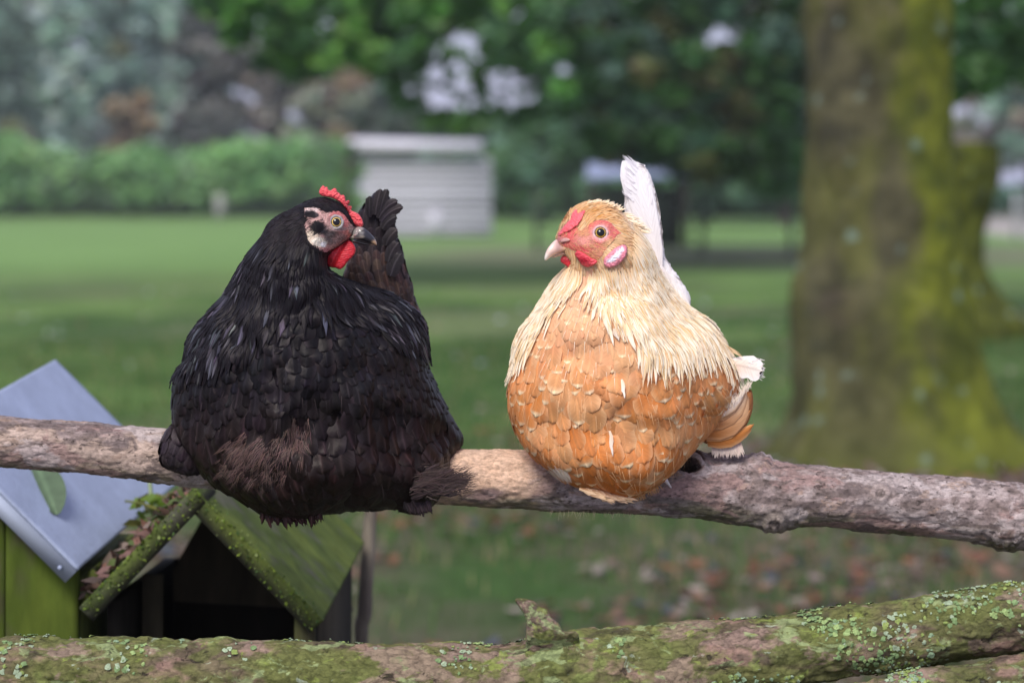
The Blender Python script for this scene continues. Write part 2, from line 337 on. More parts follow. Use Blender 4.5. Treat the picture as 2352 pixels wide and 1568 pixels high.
def drape_blob(name, poly, bvh, ctx, res, k, base, m, parent, colf, rough=0, cap=None, d0=None):
    px, py, off, Fa = inflate(poly, res, k, .6 * k, None, rough, cap, rf=.33); D = []
    last = d0
    for a, b in zip(px, py):
        v = depth_at(bvh, a, b, None); v = last if v is None else v; D.append(v)
    Vw = P(px, py, np.array(D) - (off + base) * ctx.u); return mesh_obj(name, Vw, Fa, m, parent, colf(px, py))
def eye(bvh, ctx, x, y, r, pr, parent, m_eye, m_lid, iris, rim, lidc, depth=.45, lidw=.24):
    l, n = cast(bvh, x, y); n = (n * .35 + Vector((0, -1, .1)) * .65).normalized(); rr = r * ctx.u; Rb = rr * 1.25; c = l - n * Rb * depth
    nl, ns = 40, 40; V = []; C = []; a = Vector((1, 0, 0)); a = (a - n * a.dot(n)).normalized(); b = n.cross(a)
    for i in range(nl + 1):
        th = math.pi * .6 * i / nl
        for j in range(ns):
            ph = 2 * math.pi * j / ns; V.append(c + n * math.cos(th) * Rb * (1.06 if th < .55 else 1) + (a * math.cos(ph) + b * math.sin(ph)) * math.sin(th) * Rb)
            s = math.sin(th) * 1.25 if th < 1.5 else 2; wob = .03 * math.sin(ph * 9)
            if s < pr: col = (.004, .004, .005)
            elif s < pr + .07: col = tuple(.45 * k for k in iris)
            elif s < .84 + wob: col = tuple(k * (.85 + .3 * random.random()) for k in iris)
            else: col = rim
            C.append(col)
    Fq = [(i * ns + j, (i + 1) * ns + j, (i + 1) * ns + (j + 1) % ns, i * ns + (j + 1) % ns) for i in range(nl) for j in range(ns)]
    o = mesh_obj('eye', [tuple(v) for v in V], np.array(Fq), m_eye, parent, np.array(C))
    V = []; C = []; M1, M2 = 36, 10; ctr = c + n * (Rb * .78 * .72)
    for i in range(M1):
        ph = 2 * math.pi * i / M1; dr = a * math.cos(ph) + b * math.sin(ph)
        for j in range(M2):
            t = 2 * math.pi * j / M2; w_ = lidw * rr * (1 + .15 * math.sin(ph * 7 + 1))
            V.append(ctr + dr * (rr * 1.16 + math.cos(t) * w_) + n * math.sin(t) * w_ * .8); C.append([k * (.8 + .35 * random.random()) for k in lidc])
    Fq = [(i * M2 + j, ((i + 1) % M1) * M2 + j, ((i + 1) % M1) * M2 + (j + 1) % M2, i * M2 + (j + 1) % M2) for i in range(M1) for j in range(M2)]
    mesh_obj('eyelid', [tuple(v) for v in V], np.array(Fq), m_lid, o, np.array(C)); return o
# ================================================================== SETTING: ground
def ground_col(x, y, X, Y):
    p = np.stack([X, Y, 0 * X], -1); n1 = fbm(p, .35, 4, 11); n2 = fbm(p * np.array([1, .35, 1]), .12, 3, 12); n3 = fbm(p, 1.6, 3, 13)
    c = mixc((.044, .090, .022), (.125, .205, .055), sst(.32, .68, n1 * .5 + n3 * .5))
    c = mixc(c, (.17, .29, .09), sst(24, 44, Y) * (1 - sst(85, 110, Y)) * (.5 + .5 * n2))            # far lawn painted brighter green, its sunlit look put into the colour
    c = mixc(c, (.16, .165, .105), (sst(36, 43, Y) * (1 - sst(50, 58, Y)) * sst(-4, 0, X) * .8 + sst(15, 21, Y) * (1 - sst(29, 37, Y)) * .7 * sst(.42, .6, n2)))
    c = mixc(c, (.10, .085, .06), (1 - sst(8.6, 11.5, Y)) * sst(.32, .54, n3 * .6 + n1 * .4 + .06) * .9)                                # bare earth under the tree
    c = mixc(c, (.13, .10, .085), np.clip(1.7 * np.exp(-(((X - 2.0) / 1.6) ** 2 + ((Y - 11.3) / 1.7) ** 2)), 0, 1) * .92)
    c = mixc(c, (.13, .15, .075), sst(.52, .66, fbm(p, .55, 3, 17)) * sst(9, 12, Y) * (1 - sst(30, 40, Y)) * .6); c = mixc(c, (.05, .07, .03), (1 - sst(6.8, 8.3, Y)) * .25)
    c = mixc(c, (.36, .33, .30), sst(12.5, 13.5, X - (Y - 60) * .05) * sst(58, 66, Y) * (1 - sst(100, 120, Y)))        # pale path on the right
    return c
yy = np.concatenate([np.geomspace(.6, 160, 420), [220, 320, 500, 900, 1500]]); uu = np.concatenate([[-60, -8, -3], np.linspace(-1.2, 1.2, 240), [3, 8, 60]])
Y = yy[:, None] * np.ones(len(uu))[None]; X = uu[None] * (yy[:, None] * .6 + 1.0); q = np.stack([X, Y, 0 * X], -1)
Zg = (fbm(q, .8, 3, 21) - .5) * .05 * (Y < 60) * (np.abs(X) < 60); q[..., 2] = Zg - .01
i = (np.arange(len(yy) - 1)[:, None] * len(uu) + np.arange(len(uu) - 1)[None]).ravel()
m_ground = mat('ground', rough=.95, spec=.1, nscale=9, namt=.35, bump=.6, bscale=30, bdist=.02)
tag(mesh_obj('ground', q.reshape(-1, 3), np.stack([i, i + 1, i + 1 + len(uu), i + len(uu)], 1), m_ground, None, ground_col(None, None, X, Y).reshape(-1, 3)), kind='structure')
# grass blades in the nearer lawn
m_grass = mat('grass_blades', rough=.6, spec=.3, transl=.35)
ng = 46000; gy = 5.6 + RNG.random(ng) ** .8 * 15; gx = (RNG.random(ng) - .5) * gy * .52; tuft = fbm(np.stack([gx, gy, 0 * gx], 1), 1.1, 3, 31)
keep = (tuft > .42) | (RNG.random(ng) < .25); keep &= ~(((gx - 2.0) / 1.5) ** 2 + ((gy - 11.2) / 1.6) ** 2 < RNG.random(ng) ** .3); gx, gy, tuft = gx[keep], gy[keep], tuft[keep]; ng = len(gx); gh = .03 + .06 * RNG.random(ng) * (.5 + tuft)
th = RNG.random(ng) * 6.28; lean = .4 * gh; bx = np.cos(th) * .004; by = np.sin(th) * .004; lx = np.cos(th * 3) * lean; ly = np.sin(th * 3) * lean
B = np.stack([gx, gy, 0 * gx - .012], 1)
V = np.stack([B + np.stack([bx, by, 0 * bx], 1), B - np.stack([bx, by, 0 * bx], 1), B + np.stack([lx * .4 - bx * .6, ly * .4 - by * .6, gh * .6], 1), B + np.stack([lx * .4 + bx * .6, ly * .4 + by * .6, gh * .6], 1), B + np.stack([lx, ly, gh], 1)], 1).reshape(-1, 3)
i = np.arange(ng)[:, None] * 5; gc = mixc((.04, .10, .02), (.10, .20, .05), RNG.random(ng)); dry = RNG.random(ng) < .14; gc[dry] = (.3, .26, .13)
tag(mesh_obj('grass', V, np.concatenate([i + np.array([[0, 1, 2]]), i + np.array([[0, 2, 3]]), i + np.array([[3, 2, 4]])]), m_grass, None, np.repeat(gc, 5, 0)), kind='stuff')
# fallen leaves strewn under the tree
nsp = 420; 
m_litter = mat('dry_leaf', rough=.75, spec=.3, transl=.15)
nl_ = 4200; ly_ = 5.7 + RNG.random(nl_) ** 1.3 * 7; lx_ = (RNG.random(nl_) - .35) * ly_ * .5; k_ = fbm(np.stack([lx_, ly_, 0 * lx_], 1), 1.3, 2, 41) + .10 * (lx_ > 0) > .50; lx_, ly_ = lx_[k_], ly_[k_]
pal = np.array([(.16, .075, .05), (.13, .085, .065), (.20, .12, .085), (.22, .17, .155), (.09, .065, .05), (.27, .23, .20), (.06, .07, .09), (.21, .095, .05)])
lc = pal[RNG.integers(0, len(pal), len(lx_))]
sy = 9 + RNG.random(nsp) * 22; sx = (RNG.random(nsp) - .55) * sy * .5; lx_ = np.concatenate([lx_, sx]); ly_ = np.concatenate([ly_, sy]); lc = np.concatenate([lc, np.array([(.42, .44, .50), (.40, .33, .27), (.24, .15, .10), (.34, .40, .34)])[RNG.integers(0, 4, nsp)]])
V, Fq, C = leaves(np.stack([lx_, ly_, .02 + .015 * RNG.random(len(lx_))], 1), .022 + .022 * RNG.random(len(lx_)), lc, flat=.75, aspect=.6)
tag(mesh_obj('leaf_litter', V, Fq, m_litter, None, C), kind='stuff')
# ================================================================== trees
m_leaf = mat('foliage', rough=.5, spec=.3, transl=.3)
m_bark_far = mat('far_bark', (.06, .05, .042), rough=.95, spec=.1, nscale=3, namt=.4)
def crown_mesh(clumps, per, size, pal, jit=.25, spread=1.0, flat=.45, hang=0):
    """clumps: list of (x,y,z,r); leaves gather round each clump's centre; pal: list of colours"""
    Cs = []; S = []; col = []
    for (x, y, z, r) in clumps:
        n = max(int(per * r * r), 6); v = RNG.normal(size=(n, 3)); v /= np.linalg.norm(v, axis=1)[:, None]; rad = r * RNG.random(n) ** .45 * spread
        p = np.array([x, y, z]) + v * rad[:, None] * np.array([1, 1, .75]); p[:, 2] -= hang * RNG.random(n) ** 2 * r
        c = np.array(pal[RNG.integers(0, len(pal))]); cc = c * (1 + jit * (RNG.random((n, 1)) - .5) * 2) + (RNG.random((n, 3)) - .5) * c * .25
        Cs.append(p); S.append(size * (.6 + .8 * RNG.random(n))); col.append(cc)
    return leaves(np.concatenate(Cs), np.concatenate(S), np.clip(np.concatenate(col), .002, 1), flat=flat)
def tree(name, base, h, r0, clumps, per, size, pal, label, cat, group=None, limbs=5, bark=None, lean=0, **k):
    root = empty(name, base, label, cat, group); b = np.array(base, float)
    path = resample([b - (0, 0, .1), b + (lean * .3, 0, h * .3), b + (lean * .8, 0, h * .65), b + (lean, 0, h)], 14)
    V, Fq = tube(path, np.linspace(r0, r0 * .2, 14) * (1 + .5 * np.exp(-np.arange(14) / 1.2)), 14, ref=(0, 1, 0)); mesh_obj('trunk', V, Fq, bark or m_bark_far, root)
    for i in range(min(limbs, len(clumps))):
        c = clumps[int(i * len(clumps) / limbs)]; t = .35 + .5 * i / limbs; s = path[int(t * 13)]; e = np.array(c[:3]); mid = (s + e) / 2 + (0, 0, .06 * h)
        V, Fq = tube(resample([s, mid, e], 9), np.linspace(r0 * .32, r0 * .06, 9), 8, ref=(.3, 1, .2)); mesh_obj('limb', V, Fq, bark or m_bark_far, root)
    V, Fq, C = crown_mesh(clumps, per, size, pal, **k); mesh_obj('crown', V, Fq, m_leaf, root, C); place_root(root, base); return root
def clump_px(specs):  # (px,py,depth,radius px)
    o = []
    for x, y, d, r in specs: q = P(x, y, d); o.append((q[0], q[1], q[2], r * d / F))
    return o
# --- far conifers, grey green, upper left
def spire(px, d, top, halfw, pal, label, cat='conifer', group='pale conifers behind the hedge'):
    x = (px - CX) * d / F; H = CAMZ - (top - HZ) * d / F; W = halfw * d / F; cl = []
    for z in np.arange(1.2, H, W * .42):
        f = (1 - (z / H) ** 1.6) * .9 + .1; n = max(2, int(5 * f))
        for a in range(n):
            an = a * 6.28 / n + z; cl.append((x + math.cos(an) * W * f * .62, d + math.sin(an) * W * f * .62, z, W * .42 * (f * .6 + .4)))
    return tree('conifer_tree', (x, d, 0), H * .97, .22, cl, 60 / (W * W) * 8, .30, pal, label, cat, group, limbs=4, jit=.3, hang=.4)
PB = [(.36, .52, .42), (.42, .56, .48), (.27, .41, .32), (.47, .58, .53)]; PO = [(.38, .26, .15), (.27, .29, .14), (.40, .31, .20)]  # PB: distance haze put into the pale leaf tones
spire(-30, 113, -220, 140, [(.16, .24, .19), (.22, .31, .26)], 'dark grey-green conifer cut by the left edge of the picture')
spire(150, 115, -350, 120, PB, 'tall pale conifer second from the left edge, reaching out of the frame')
spire(420, 116, 0, 85, PB, 'narrow blue-green conifer whose tip ends just below the top of the frame')
spire(275, 119, -120, 110, PB + PO, 'conifer mottled with brown between the tallest pale conifer and the narrow one')
def bushy(px, d, top, halfw, pal, label, n=26, name='leafy_tree', cat='tree', group='trees far beyond the lawn', low=.15, size=.3, per=None, sq=1.0, seed=0):
    rs = np.random.default_rng(seed + int(px) + int(d)); x = (px - CX) * d / F; H = CAMZ - (top - HZ) * d / F; W = halfw * d / F; cl = []
    for k in range(int(n * 1.7)):
        z = H * (low + (1 - low) * rs.random()); f = math.sqrt(max(.08, 1 - ((z / H - .55) / .52) ** 2)); an = rs.random() * 6.28; rr = math.sqrt(rs.random())
        r = W * (.22 + .16 * rs.random()); cl.append((x + math.cos(an) * W * f * rr * .85, d + math.sin(an) * W * f * rr * .6, min(z, H - r * .6), r * sq))
    return tree(name, (x, d, 0), H * .8, .2, cl, per or 220 / (W * .3) ** 2, size, pal, label, cat, group, limbs=5)
PG = [(.150, .300, .100), (.200, .375, .125), (.112, .225, .088), (.237, .388, .188)]; PD = [(.068, .162, .061), (.095, .216, .074), (.135, .270, .121), (.149, .284, .176)]; PM = [(.38, .33, .31), (.44, .40, .35), (.28, .26, .24), (.36, .40, .30)]
bushy(60, 122, -60, 200, PB, 'broad pale blue-green tree behind the conifers at the upper left', 40, low=.1)
bushy(350, 124, -20, 190, PB, 'broad pale tree filling the gaps behind the narrow conifer', 40, low=.1)
bushy(300, 112, 215, 70, PO, 'low bush with orange-brown autumn leaves at the foot of the pale conifers', 14, 'autumn_bush', 'bush', low=.3)
bushy(20, 112, 280, 60, PO + PM, 'rusty brown bush at the left edge above the hedge', 14, 'autumn_bush', 'bush', low=.3)
bushy(520, 112, 20, 130, [(.15, .16, .15), (.21, .21, .19), (.10, .12, .10)], 'dark nearly bare tree right of the narrow conifer', 20, low=.3)
bushy(650, 113, 90, 140, PM, 'mauve-brown tree with thinning twigs above the middle of the hedge', 26, low=.25)
bushy(790, 114, 130, 120, PM + PO, 'greyish brown tree above the left side of the white shed', 22, low=.25)
bushy(905, 96, 190, 110, [(.10, .16, .12), (.13, .17, .13), (.15, .17, .15)], 'pale grey-green bush behind the white shed roof', 22, low=.2)
bushy(1075, 92, 262, 110, PB + PG, 'grey-green tree behind the right end of the white shed', 22, low=.2)
bushy(1250, 86, 245, 120, PD, 'dark green tree right of the white shed', 30)
bushy(1430, 84, 190, 150, PD, 'dark green tree behind the blue-roofed shelter', 30)
bushy(1620, 88, 150, 170, PD + PB, 'broad blue-green tree behind the wire fence', 34)
bushy(1800, 84, 160, 140, PD, 'dark green tree just left of the mossy trunk', 30)
bushy(2230, 96, 130, 90, PM, 'mauve-grey tree seen right of the mossy trunk', 24, low=.2)
bushy(2370, 94, 100, 110, PM + PB, 'mauve-grey tree cut by the right edge of the picture', 24, low=.2)
# --- hedges
def hedge(px0, px1, d, top, pal, label, n, rr, dep=1.2, size=.26):
    x0 = (px0 - CX) * d / F; x1 = (px1 - CX) * d / F; H = CAMZ - (top - HZ) * d / F; root = empty('hedge', ((x0 + x1) / 2, d, 0), label, 'hedge'); cl = []
    for k in range(n):
        x = x0 + (x1 - x0) * RNG.random(); hh = H * (.76 + .24 * vn(np.array([[x, 0, 0]]), .35, 5)[0]); z = rr + (hh - 1.3 * rr) * RNG.random() ** .8
        cl.append((x, d + (RNG.random() - .5) * dep, z, rr * (.7 + .5 * RNG.random())))
    V, Fq, C = crown_mesh(cl, 130 / (rr * rr), size, pal); mesh_obj('foliage', V, Fq, m_leaf, root, C)
    V, Fq = box(((x0 + x1) / 2, d, H * .35), (x1 - x0, dep * .6, H * .62)); mesh_obj('inner_twigs', V, Fq, mat('hedge_inside', (.07, .13, .05), nscale=4, namt=.5, bump=1, bscale=5, bdist=.2), root, smooth=False)
    place_root(root, ((x0 + x1) / 2, d, 0)); return root
hedge(-420, 800, 108, 322, [(.270, .499, .189), (.216, .419, .162), (.338, .567, .230), (.230, .378, .203)], 'long green hedge across the far left of the lawn', 330, .85)
hedge(2170, 2500, 112, 425, [(.13, .30, .18), (.11, .24, .15)], 'low teal-green hedge beyond the pale path on the right', 60, .6)
hedge(1130, 1850, 100, 418, [(.05, .09, .05), (.08, .10, .07)], 'dark shaded hedge behind the wire fence and shelter', 110, .7)
# --- the leafy boughs hanging across the top of the picture belong to a tree standing further back
holes = [(1035, 205, 78, 66), (1178, 195, 60, 50), (822, 190, 34, 30), (742, 48, 30, 22), (1302, 92, 24, 30), (1300, 152, 26, 22), (590, 60, 28, 40), (1060, 120, 22, 18), (1420, 60, 22, 20), (520, 130, 40, 30), (985, 250, 46, 24), (1225, 245, 26, 22)]
def bough_clumps(n, ylim, x0, x1, d0, d1, r0, r1, seed):
    rs = np.random.default_rng(seed); o = []; xs = [p[0] for p in ylim]; ys = [p[1] for p in ylim]
    while len(o) < n:
        x = x0 + (x1 - x0) * rs.random(); ym = np.interp(x, xs, ys); y = -230 + (ym + 230) * rs.random() ** .8; r = r0 + (r1 - r0) * rs.random()
        if any(((x - h[0]) / (h[2] * .85 + r * .3)) ** 2 + ((y - h[1]) / (h[3] * .85 + r * .3)) ** 2 < 1 for h in holes): continue
        if y + r * .8 > ym: continue
        o.append((x, y, d0 + (d1 - d0) * rs.random(), r))
    return o
def bough_tree(base, h, r0, specs, pal, label, size, per, seed, top, px_extra=None):
    if px_extra: specs = specs + px_extra
    cl = clump_px(specs); root = empty('broadleaf_tree', base, label, 'tree', 'trees whose boughs hang over the lawn'); b = np.array(base, float)
    path = resample([b - (0, 0, .1), b + (.05, .1, h * .4), b + (-.1, 0, h * .75), b + (-.2, .1, h)], 16); V, Fq = tube(path, np.linspace(r0, r0 * .4, 16) * (1 + .5 * np.exp(-np.arange(16) / 1.2)), 18, ref=(0, 1, 0)); mesh_obj('trunk', V, Fq, m_bark_far, root)
    rs = np.random.default_rng(seed)
    for c in [cl[i] for i in rs.choice(len(cl), min(12, len(cl)), replace=False)]:
        s = path[9 + rs.integers(0, 6)]; e = np.array(c[:3]); mid = (s + e) / 2; mid[2] = max(s[2], e[2]) + .5
        V, Fq = tube(resample([s, mid, e], 10), np.linspace(r0 * .22, .012, 10), 7, ref=(.3, 1, .2)); mesh_obj('limb', V, Fq, m_bark_far, root)
    V, Fq, C = crown_mesh(cl, per, size, pal, hang=.4); mesh_obj('crown', V, Fq, m_leaf, root, C); place_root(root, base)
YL1 = [(460, 20), (560, 120), (640, 200), (720, 190), (800, 140), (900, 215), (960, 170), (1010, 130), (1100, 160), (1200, 190), (1300, 250)]
bough_tree((4.6, 32, 0), 10, .26, bough_clumps(430, YL1, 460, 1300, 29, 38, 22, 46, 3), [(.117, .299, .058), (.078, .208, .052), (.169, .364, .078), (.065, .156, .052), (.117, .247, .104)], 'bright green broadleaf tree whose boughs hang over the white shed', .11, 1350, 4, 0, [(1106, 150, 33, 26), (1104, 200, 33, 24), (1110, 255, 33, 26), (930, 235, 33, 30), (905, 200, 33, 26), (1245, 190, 33, 28), (1000, 275, 33, 26), (1060, 285, 33, 26), (1180, 270, 33, 30), (1250, 240, 33, 34), (950, 150, 33, 26), (1240, 130, 33, 30), (1120, 110, 33, 30), (1040, 115, 33, 26)] + [(np.random.default_rng(5).uniform(940, 1250, 46)[k], np.random.default_rng(6).uniform(130, 275, 46)[k], 33, 6 + k % 7) for k in range(46)])
YL2 = [(1230, 160), (1300, 300), (1400, 370), (1520, 400), (1650, 430), (1760, 445), (1860, 450)]
bough_tree((6.9, 46, 0), 12, .32, bough_clumps(370, YL2, 1235, 1900, 36, 49, 26, 56, 5), [(.056, .144, .040), (.080, .208, .056), (.096, .208, .120), (.144, .240, .176), (.048, .112, .032), (.160, .176, .064)], 'dark green broadleaf tree hanging low between the hens and the mossy trunk', .135, 850, 6, 0)
YL3 = [(2150, 215), (2200, 235), (2260, 250), (2320, 180), (2400, 215)]
bough_tree((4.3, 26, 0), 7, .2, bough_clumps(90, YL3, 2150, 2420, 20, 26, 26, 46, 8), [(.045, .120, .030), (.075, .180, .045), (.105, .225, .090)], 'dark leafy tree in the top right corner behind the mossy trunk', .09, 2300, 9, 0)
# --- the big mossy trunk
m_moss = mat('mossy_bark', rough=.95, spec=.15, nscale=7, namt=.35, bump=.9, bscale=9, bdist=.03, stretch=(1, 1, .45))
def mossy_trunk(name, rows, d, label, cat, seed, zmax, moss0, limbs, mossk=1.0):
    rows = np.array(rows, float); zs = CAMZ - (rows[:, 0] - HZ) * d / F; xl = (rows[:, 1] - CX) * d / F; xr = (rows[:, 2] - CX) * d / F; o = np.argsort(zs); zs, xl, xr = zs[o], xl[o], xr[o]
    z = np.concatenate([np.linspace(-.15, 2.4, 110), np.linspace(2.5, zmax, 40)]) if zmax > 3 else np.concatenate([np.linspace(-.15, zmax, 148), [zmax + .01, zmax + .015]]); XL = np.interp(z, zs, xl); XR = np.interp(z, zs, xr); k = np.ones(7) / 7
    XL = np.convolve(np.pad(XL, 3, 'edge'), k, 'valid'); XR = np.convolve(np.pad(XR, 3, 'edge'), k, 'valid'); cx = (XL + XR) / 2; r = (XR - XL) / 2; r[-2:] *= np.array([.6, .05]) if zmax < 3 else 1; base = np.array([cx[8], d, 0])
    ns = 120; th = np.linspace(0, 2 * np.pi, ns, endpoint=False); rr = r[:, None] * np.ones(ns)[None]; fl = np.exp(-np.maximum(z, 0) / .35)[:, None]
    rr = rr * (1 + fl * .10 * np.cos(5 * th + 1)[None] * (np.abs(np.cos(th))[None] < .8)); V = np.stack([cx[:, None] + rr * np.cos(th), d + rr * .95 * np.sin(th), z[:, None] + 0 * rr], -1)
    q = V * np.array([1, 1, .4]); V = V + np.stack([np.cos(th) + 0 * rr, np.sin(th) + 0 * rr, 0 * rr], -1) * ((fbm(q, 6, 4, seed) - .5) * .10 * (.5 + r[:, None]) + (fbm(V, 28, 2, seed + 3) - .5) * .02)[..., None]
    u = np.cos(th)[None] * np.ones(len(z))[:, None]; n1 = fbm(V * np.array([1, 1, .35]), 5, 4, seed + 5); n2 = fbm(V, 9, 3, seed + 7); n3 = fbm(V, 14, 2, seed + 9)
    c = mixc((.045, .043, .028), (.088, .082, .045), sst(.35, .65, n2)); c = mixc(c, (.20, .13, .12), sst(.6, .72, fbm(V, 4, 3, seed + 11)) * .15)
    ms = sst(moss0 - .22, moss0 + .28, u + (n1 - .5) * 1.5); c = mixc(c, mixc((.075, .095, .014), (.165, .19, .018), sst(.3, .7, n2)) * mossk, ms * .9)
    c = mixc(c, (.115, .12, .03), sst(.45, .7, n1) * .55 * (1 - ms)); c = mixc(c, (.09, .10, .02), fl * .6 * np.ones_like(u)); c = mixc(c, (.24, .36, .33), sst(.76, .82, n3) * .45)
    root = empty(name, base, label, cat); i = (np.arange(len(z) - 1)[:, None] * ns + np.arange(ns)[None]); j = np.arange(len(z) - 1)[:, None] * ns + (np.arange(ns)[None] + 1) % ns
    mesh_obj('trunk', V.reshape(-1, 3), np.stack([i, j, j + ns, i + ns], -1).reshape(-1, 4), m_moss, root, c.reshape(-1, 3))
    if limbs:
        top = np.array([cx[-1], d, zmax]); cl = []
        for a in range(7):
            an = a * .9 + .3; e = top + np.array([math.cos(an) * 2.6, math.sin(an) * 1.2 + 1.4, 1.3 + .5 * (a % 3)])
            V, Fq = tube(resample([top - (0, 0, .5), (top + e) / 2 + (0, 0, .1), e], 12), np.linspace(r[-1] * .55, .06, 12), 14, ref=(.3, 1, .2)); mesh_obj('limb', V, Fq, m_bark_far, root); cl += [(*(e + RNG.normal(size=3) * .5), .55) for _ in range(5)]
        V, Fq, C = crown_mesh(cl, 180, .08, PD + PG); mesh_obj('crown', V, Fq, m_leaf, root, C)
    place_root(root, base); return root
mossy_trunk('mossy_tree', [(-400, 1868, 2175), (0, 1853, 2180), (200, 1853, 2184), (400, 1853, 2190), (540, 1848, 2200), (600, 1835, 2210), (660, 1815, 2222), (740, 1810, 2235), (840, 1815, 2262), (930, 1812, 2300), (1000, 1795, 2350), (1045, 1750, 2410), (1080, 1700, 2450)], 11.5, 'thick grey-brown tree trunk with yellow-green moss down its right side', 'tree', 61, 4.6, .12, True)
mossy_trunk('tree_stump', [(300, 2150, 2262), (330, 2140, 2292), (400, 2135, 2297), (460, 2140, 2285), (520, 2150, 2262), (600, 2150, 2258), (640, 2140, 2275), (680, 2120, 2300), (715, 2080, 2335), (740, 2060, 2360)], 21.0, 'tall mossy stump with a bulging top peeping out right behind the thick trunk', 'tree stump', 71, 1.68, -.5, False, .6)
# ================================================================== far buildings, fences
m_plank = mat('white_boards', rough=.8, nscale=1.5, namt=.25, stretch=(.3, 1, 5)); m_dark = mat('dark_inside', (.02, .02, .02)); m_roofp = mat('pale_roof', (.62, .60, .68), rough=.6, nscale=1, namt=.12)
d = 63.0; root = empty('garden_shed', P(960, 545, d), 'white boarded garden shed with an overhanging pale roof at the far end of the lawn', 'shed')
def rect_px(x0, y0, x1, y1, d, th): a = P(x0, y0, d); b = P(x1, y1, d); return box(((a[0] + b[0]) / 2, d + th / 2, (a[2] + b[2]) / 2), (abs(b[0] - a[0]), th, abs(a[2] - b[2])))
zb = 0.0; x0, x1 = (828 - CX) * d / F, (1128 - CX) * d / F; zt = CAMZ - (362 - HZ) * d / F
parts = []; nb = 13
nb = 11
for k in range(nb):
    h = (zt - zb) / nb; bx_ = box(((x0 + x1) / 2, d + .9, zb + h * (k + .5)), (x1 - x0 + .01 * (k % 2), 1.8 + (.05 if k % 2 else 0), h * .84)); parts.append((*bx_, np.ones((8, 3)) * np.array((1, .98, 1.12)) * [.34, .50, .42, .56, .36, .52, .58, .40, .54, .37, .60][k]))
V, Fq = box(((x0 + x1) / 2, d + .9, (zt + zb) / 2), (x1 - x0 - .08, 1.68, zt - zb - .04)); mesh_obj('frame', V, Fq, mat('shed_frame', (.10, .10, .12), nscale=3), root, smooth=False)
V, Fq, C = join(parts); mesh_obj('wall', V, Fq, m_plank, root, C, smooth=False)
a = P(796, 318, d - .5); b = P(1098, 318, d - .5); c = P(1098, 352, d - .7); e = P(796, 352, d - .7)
q = np.array([(a[0], d + 2.2, c[2] + .22), (b[0] + .1, d + 2.2, c[2] + .14), (b[0] + .05, d - .35, c[2] + .04), (a[0], d - .35, c[2] + .10)]); V, Fq = slab(q, (0, 0, 1), .24); mesh_obj('roof', V, Fq, m_roofp, root, smooth=False)
V, Fq = rect_px(1002, 330, 1016, 440, d - .1, .1)
V, Fq = rect_px(985, 482, 1012, 546, d - .06, .05); mesh_obj('door', V, Fq, mat('shed_door', (.50, .49, .56), nscale=3, namt=.2), root, smooth=False); place_root(root, (x0 * .5 + x1 * .5, d, 0))  # pale post standing in front of the shed wall
d = 52.0; root = empty('animal_shelter', P(1465, 530, d), 'low open shelter with a pale blue sheet roof behind the golden hen', 'shelter')
a = P(1345, 378, d); b = P(1590, 414, d); V, Fq = slab(np.array([(a[0], d, b[2]), (b[0], d, b[2] + .05), (b[0] - .1, d + 1.8, a[2] + .02), (a[0] + .1, d + 1.8, a[2])]), (0, 0, 1), .06); mesh_obj('roof', V, Fq, mat('blue_sheet', (.32, .37, .52), rough=.45, nscale=1.2, namt=.3), root, smooth=False)
for xx, dd in ((a[0] + .12, d + .1), (b[0] - .12, d + .1), (a[0] + .9, d + .1), (a[0] + .15, d + 1.7), (b[0] - .2, d + 1.7)): V, Fq = box((xx, dd, b[2] / 2), (.10, .10, b[2] + .02)); mesh_obj('post', V, Fq, m_bark_far, root, smooth=False)
V, Fq = box(((a[0] + b[0]) / 2, d + 1.78, b[2] * .45), (b[0] - a[0] - .2, .05, b[2] * .9)); mesh_obj('back_wall', V, Fq, mat('shelter_boards', (.09, .11, .075), nscale=2, namt=.5), root, smooth=False); place_root(root, ((a[0] + b[0]) / 2, d, 0))
def fence(p0, p1, n, h, label, mcol, name='wire_fence', wires=5, pr=.05, mesh=False):
    root = empty(name, p0, label, 'fence'); p0 = np.array(p0, float); p1 = np.array(p1, float); m = mat(name + '_post', mcol, nscale=6)
    for k in range(n): q = p0 + (p1 - p0) * k / (n - 1); V, Fq = tube(np.array([q + (0, 0, z) for z in (-.05, h * .5, h)]), pr, 8, ref=(0, 1, 0)); mesh_obj('post', V, Fq, m, root)
    parts = []
    for k in range(wires): z = h * (.12 + .82 * k / (wires - 1)); V, Fq = tube(np.array([p0 + (0, 0, z), (p0 + p1) / 2 + (0, 0, z - .02), p1 + (0, 0, z)]), .012, 5, cap=False); parts.append((V, np.array(Fq)))
    if mesh:
        for s in np.linspace(0, 1, 60): q = p0 + (p1 - p0) * s; V, Fq = tube(np.array([q + (0, 0, z) for z in (0.1, h * .9)]), .01, 4, ref=(0, 1, 0), cap=False); parts.append((V, np.array(Fq)))
    V, Fq, _ = join(parts); mesh_obj('wire', V, Fq, m, root); place_root(root, p0)
fence((.5, 49, 0), (8.5, 44, 0), 6, 1.25, 'dark wire fence with thin posts in front of the shaded hedge', (.05, .06, .045), wires=6)
fence((12.5, 60, 0), (19, 62, 0), 5, 1.2, 'pale grey mesh fence at the right edge beside the path', (.35, .35, .38), name='mesh_fence', mesh=True)
q = P(505, 490, 100); V, Fq = tube(np.array([(q[0], 100, z) for z in (-.05, .5, 1.0)]), [.22, .2, .2], 8, ref=(0, 1, 0)); tag(mesh_obj('fence_post', V, Fq, mat('pale_post', (.30, .30, .28))), 'single pale post standing in front of the long hedge', 'post')
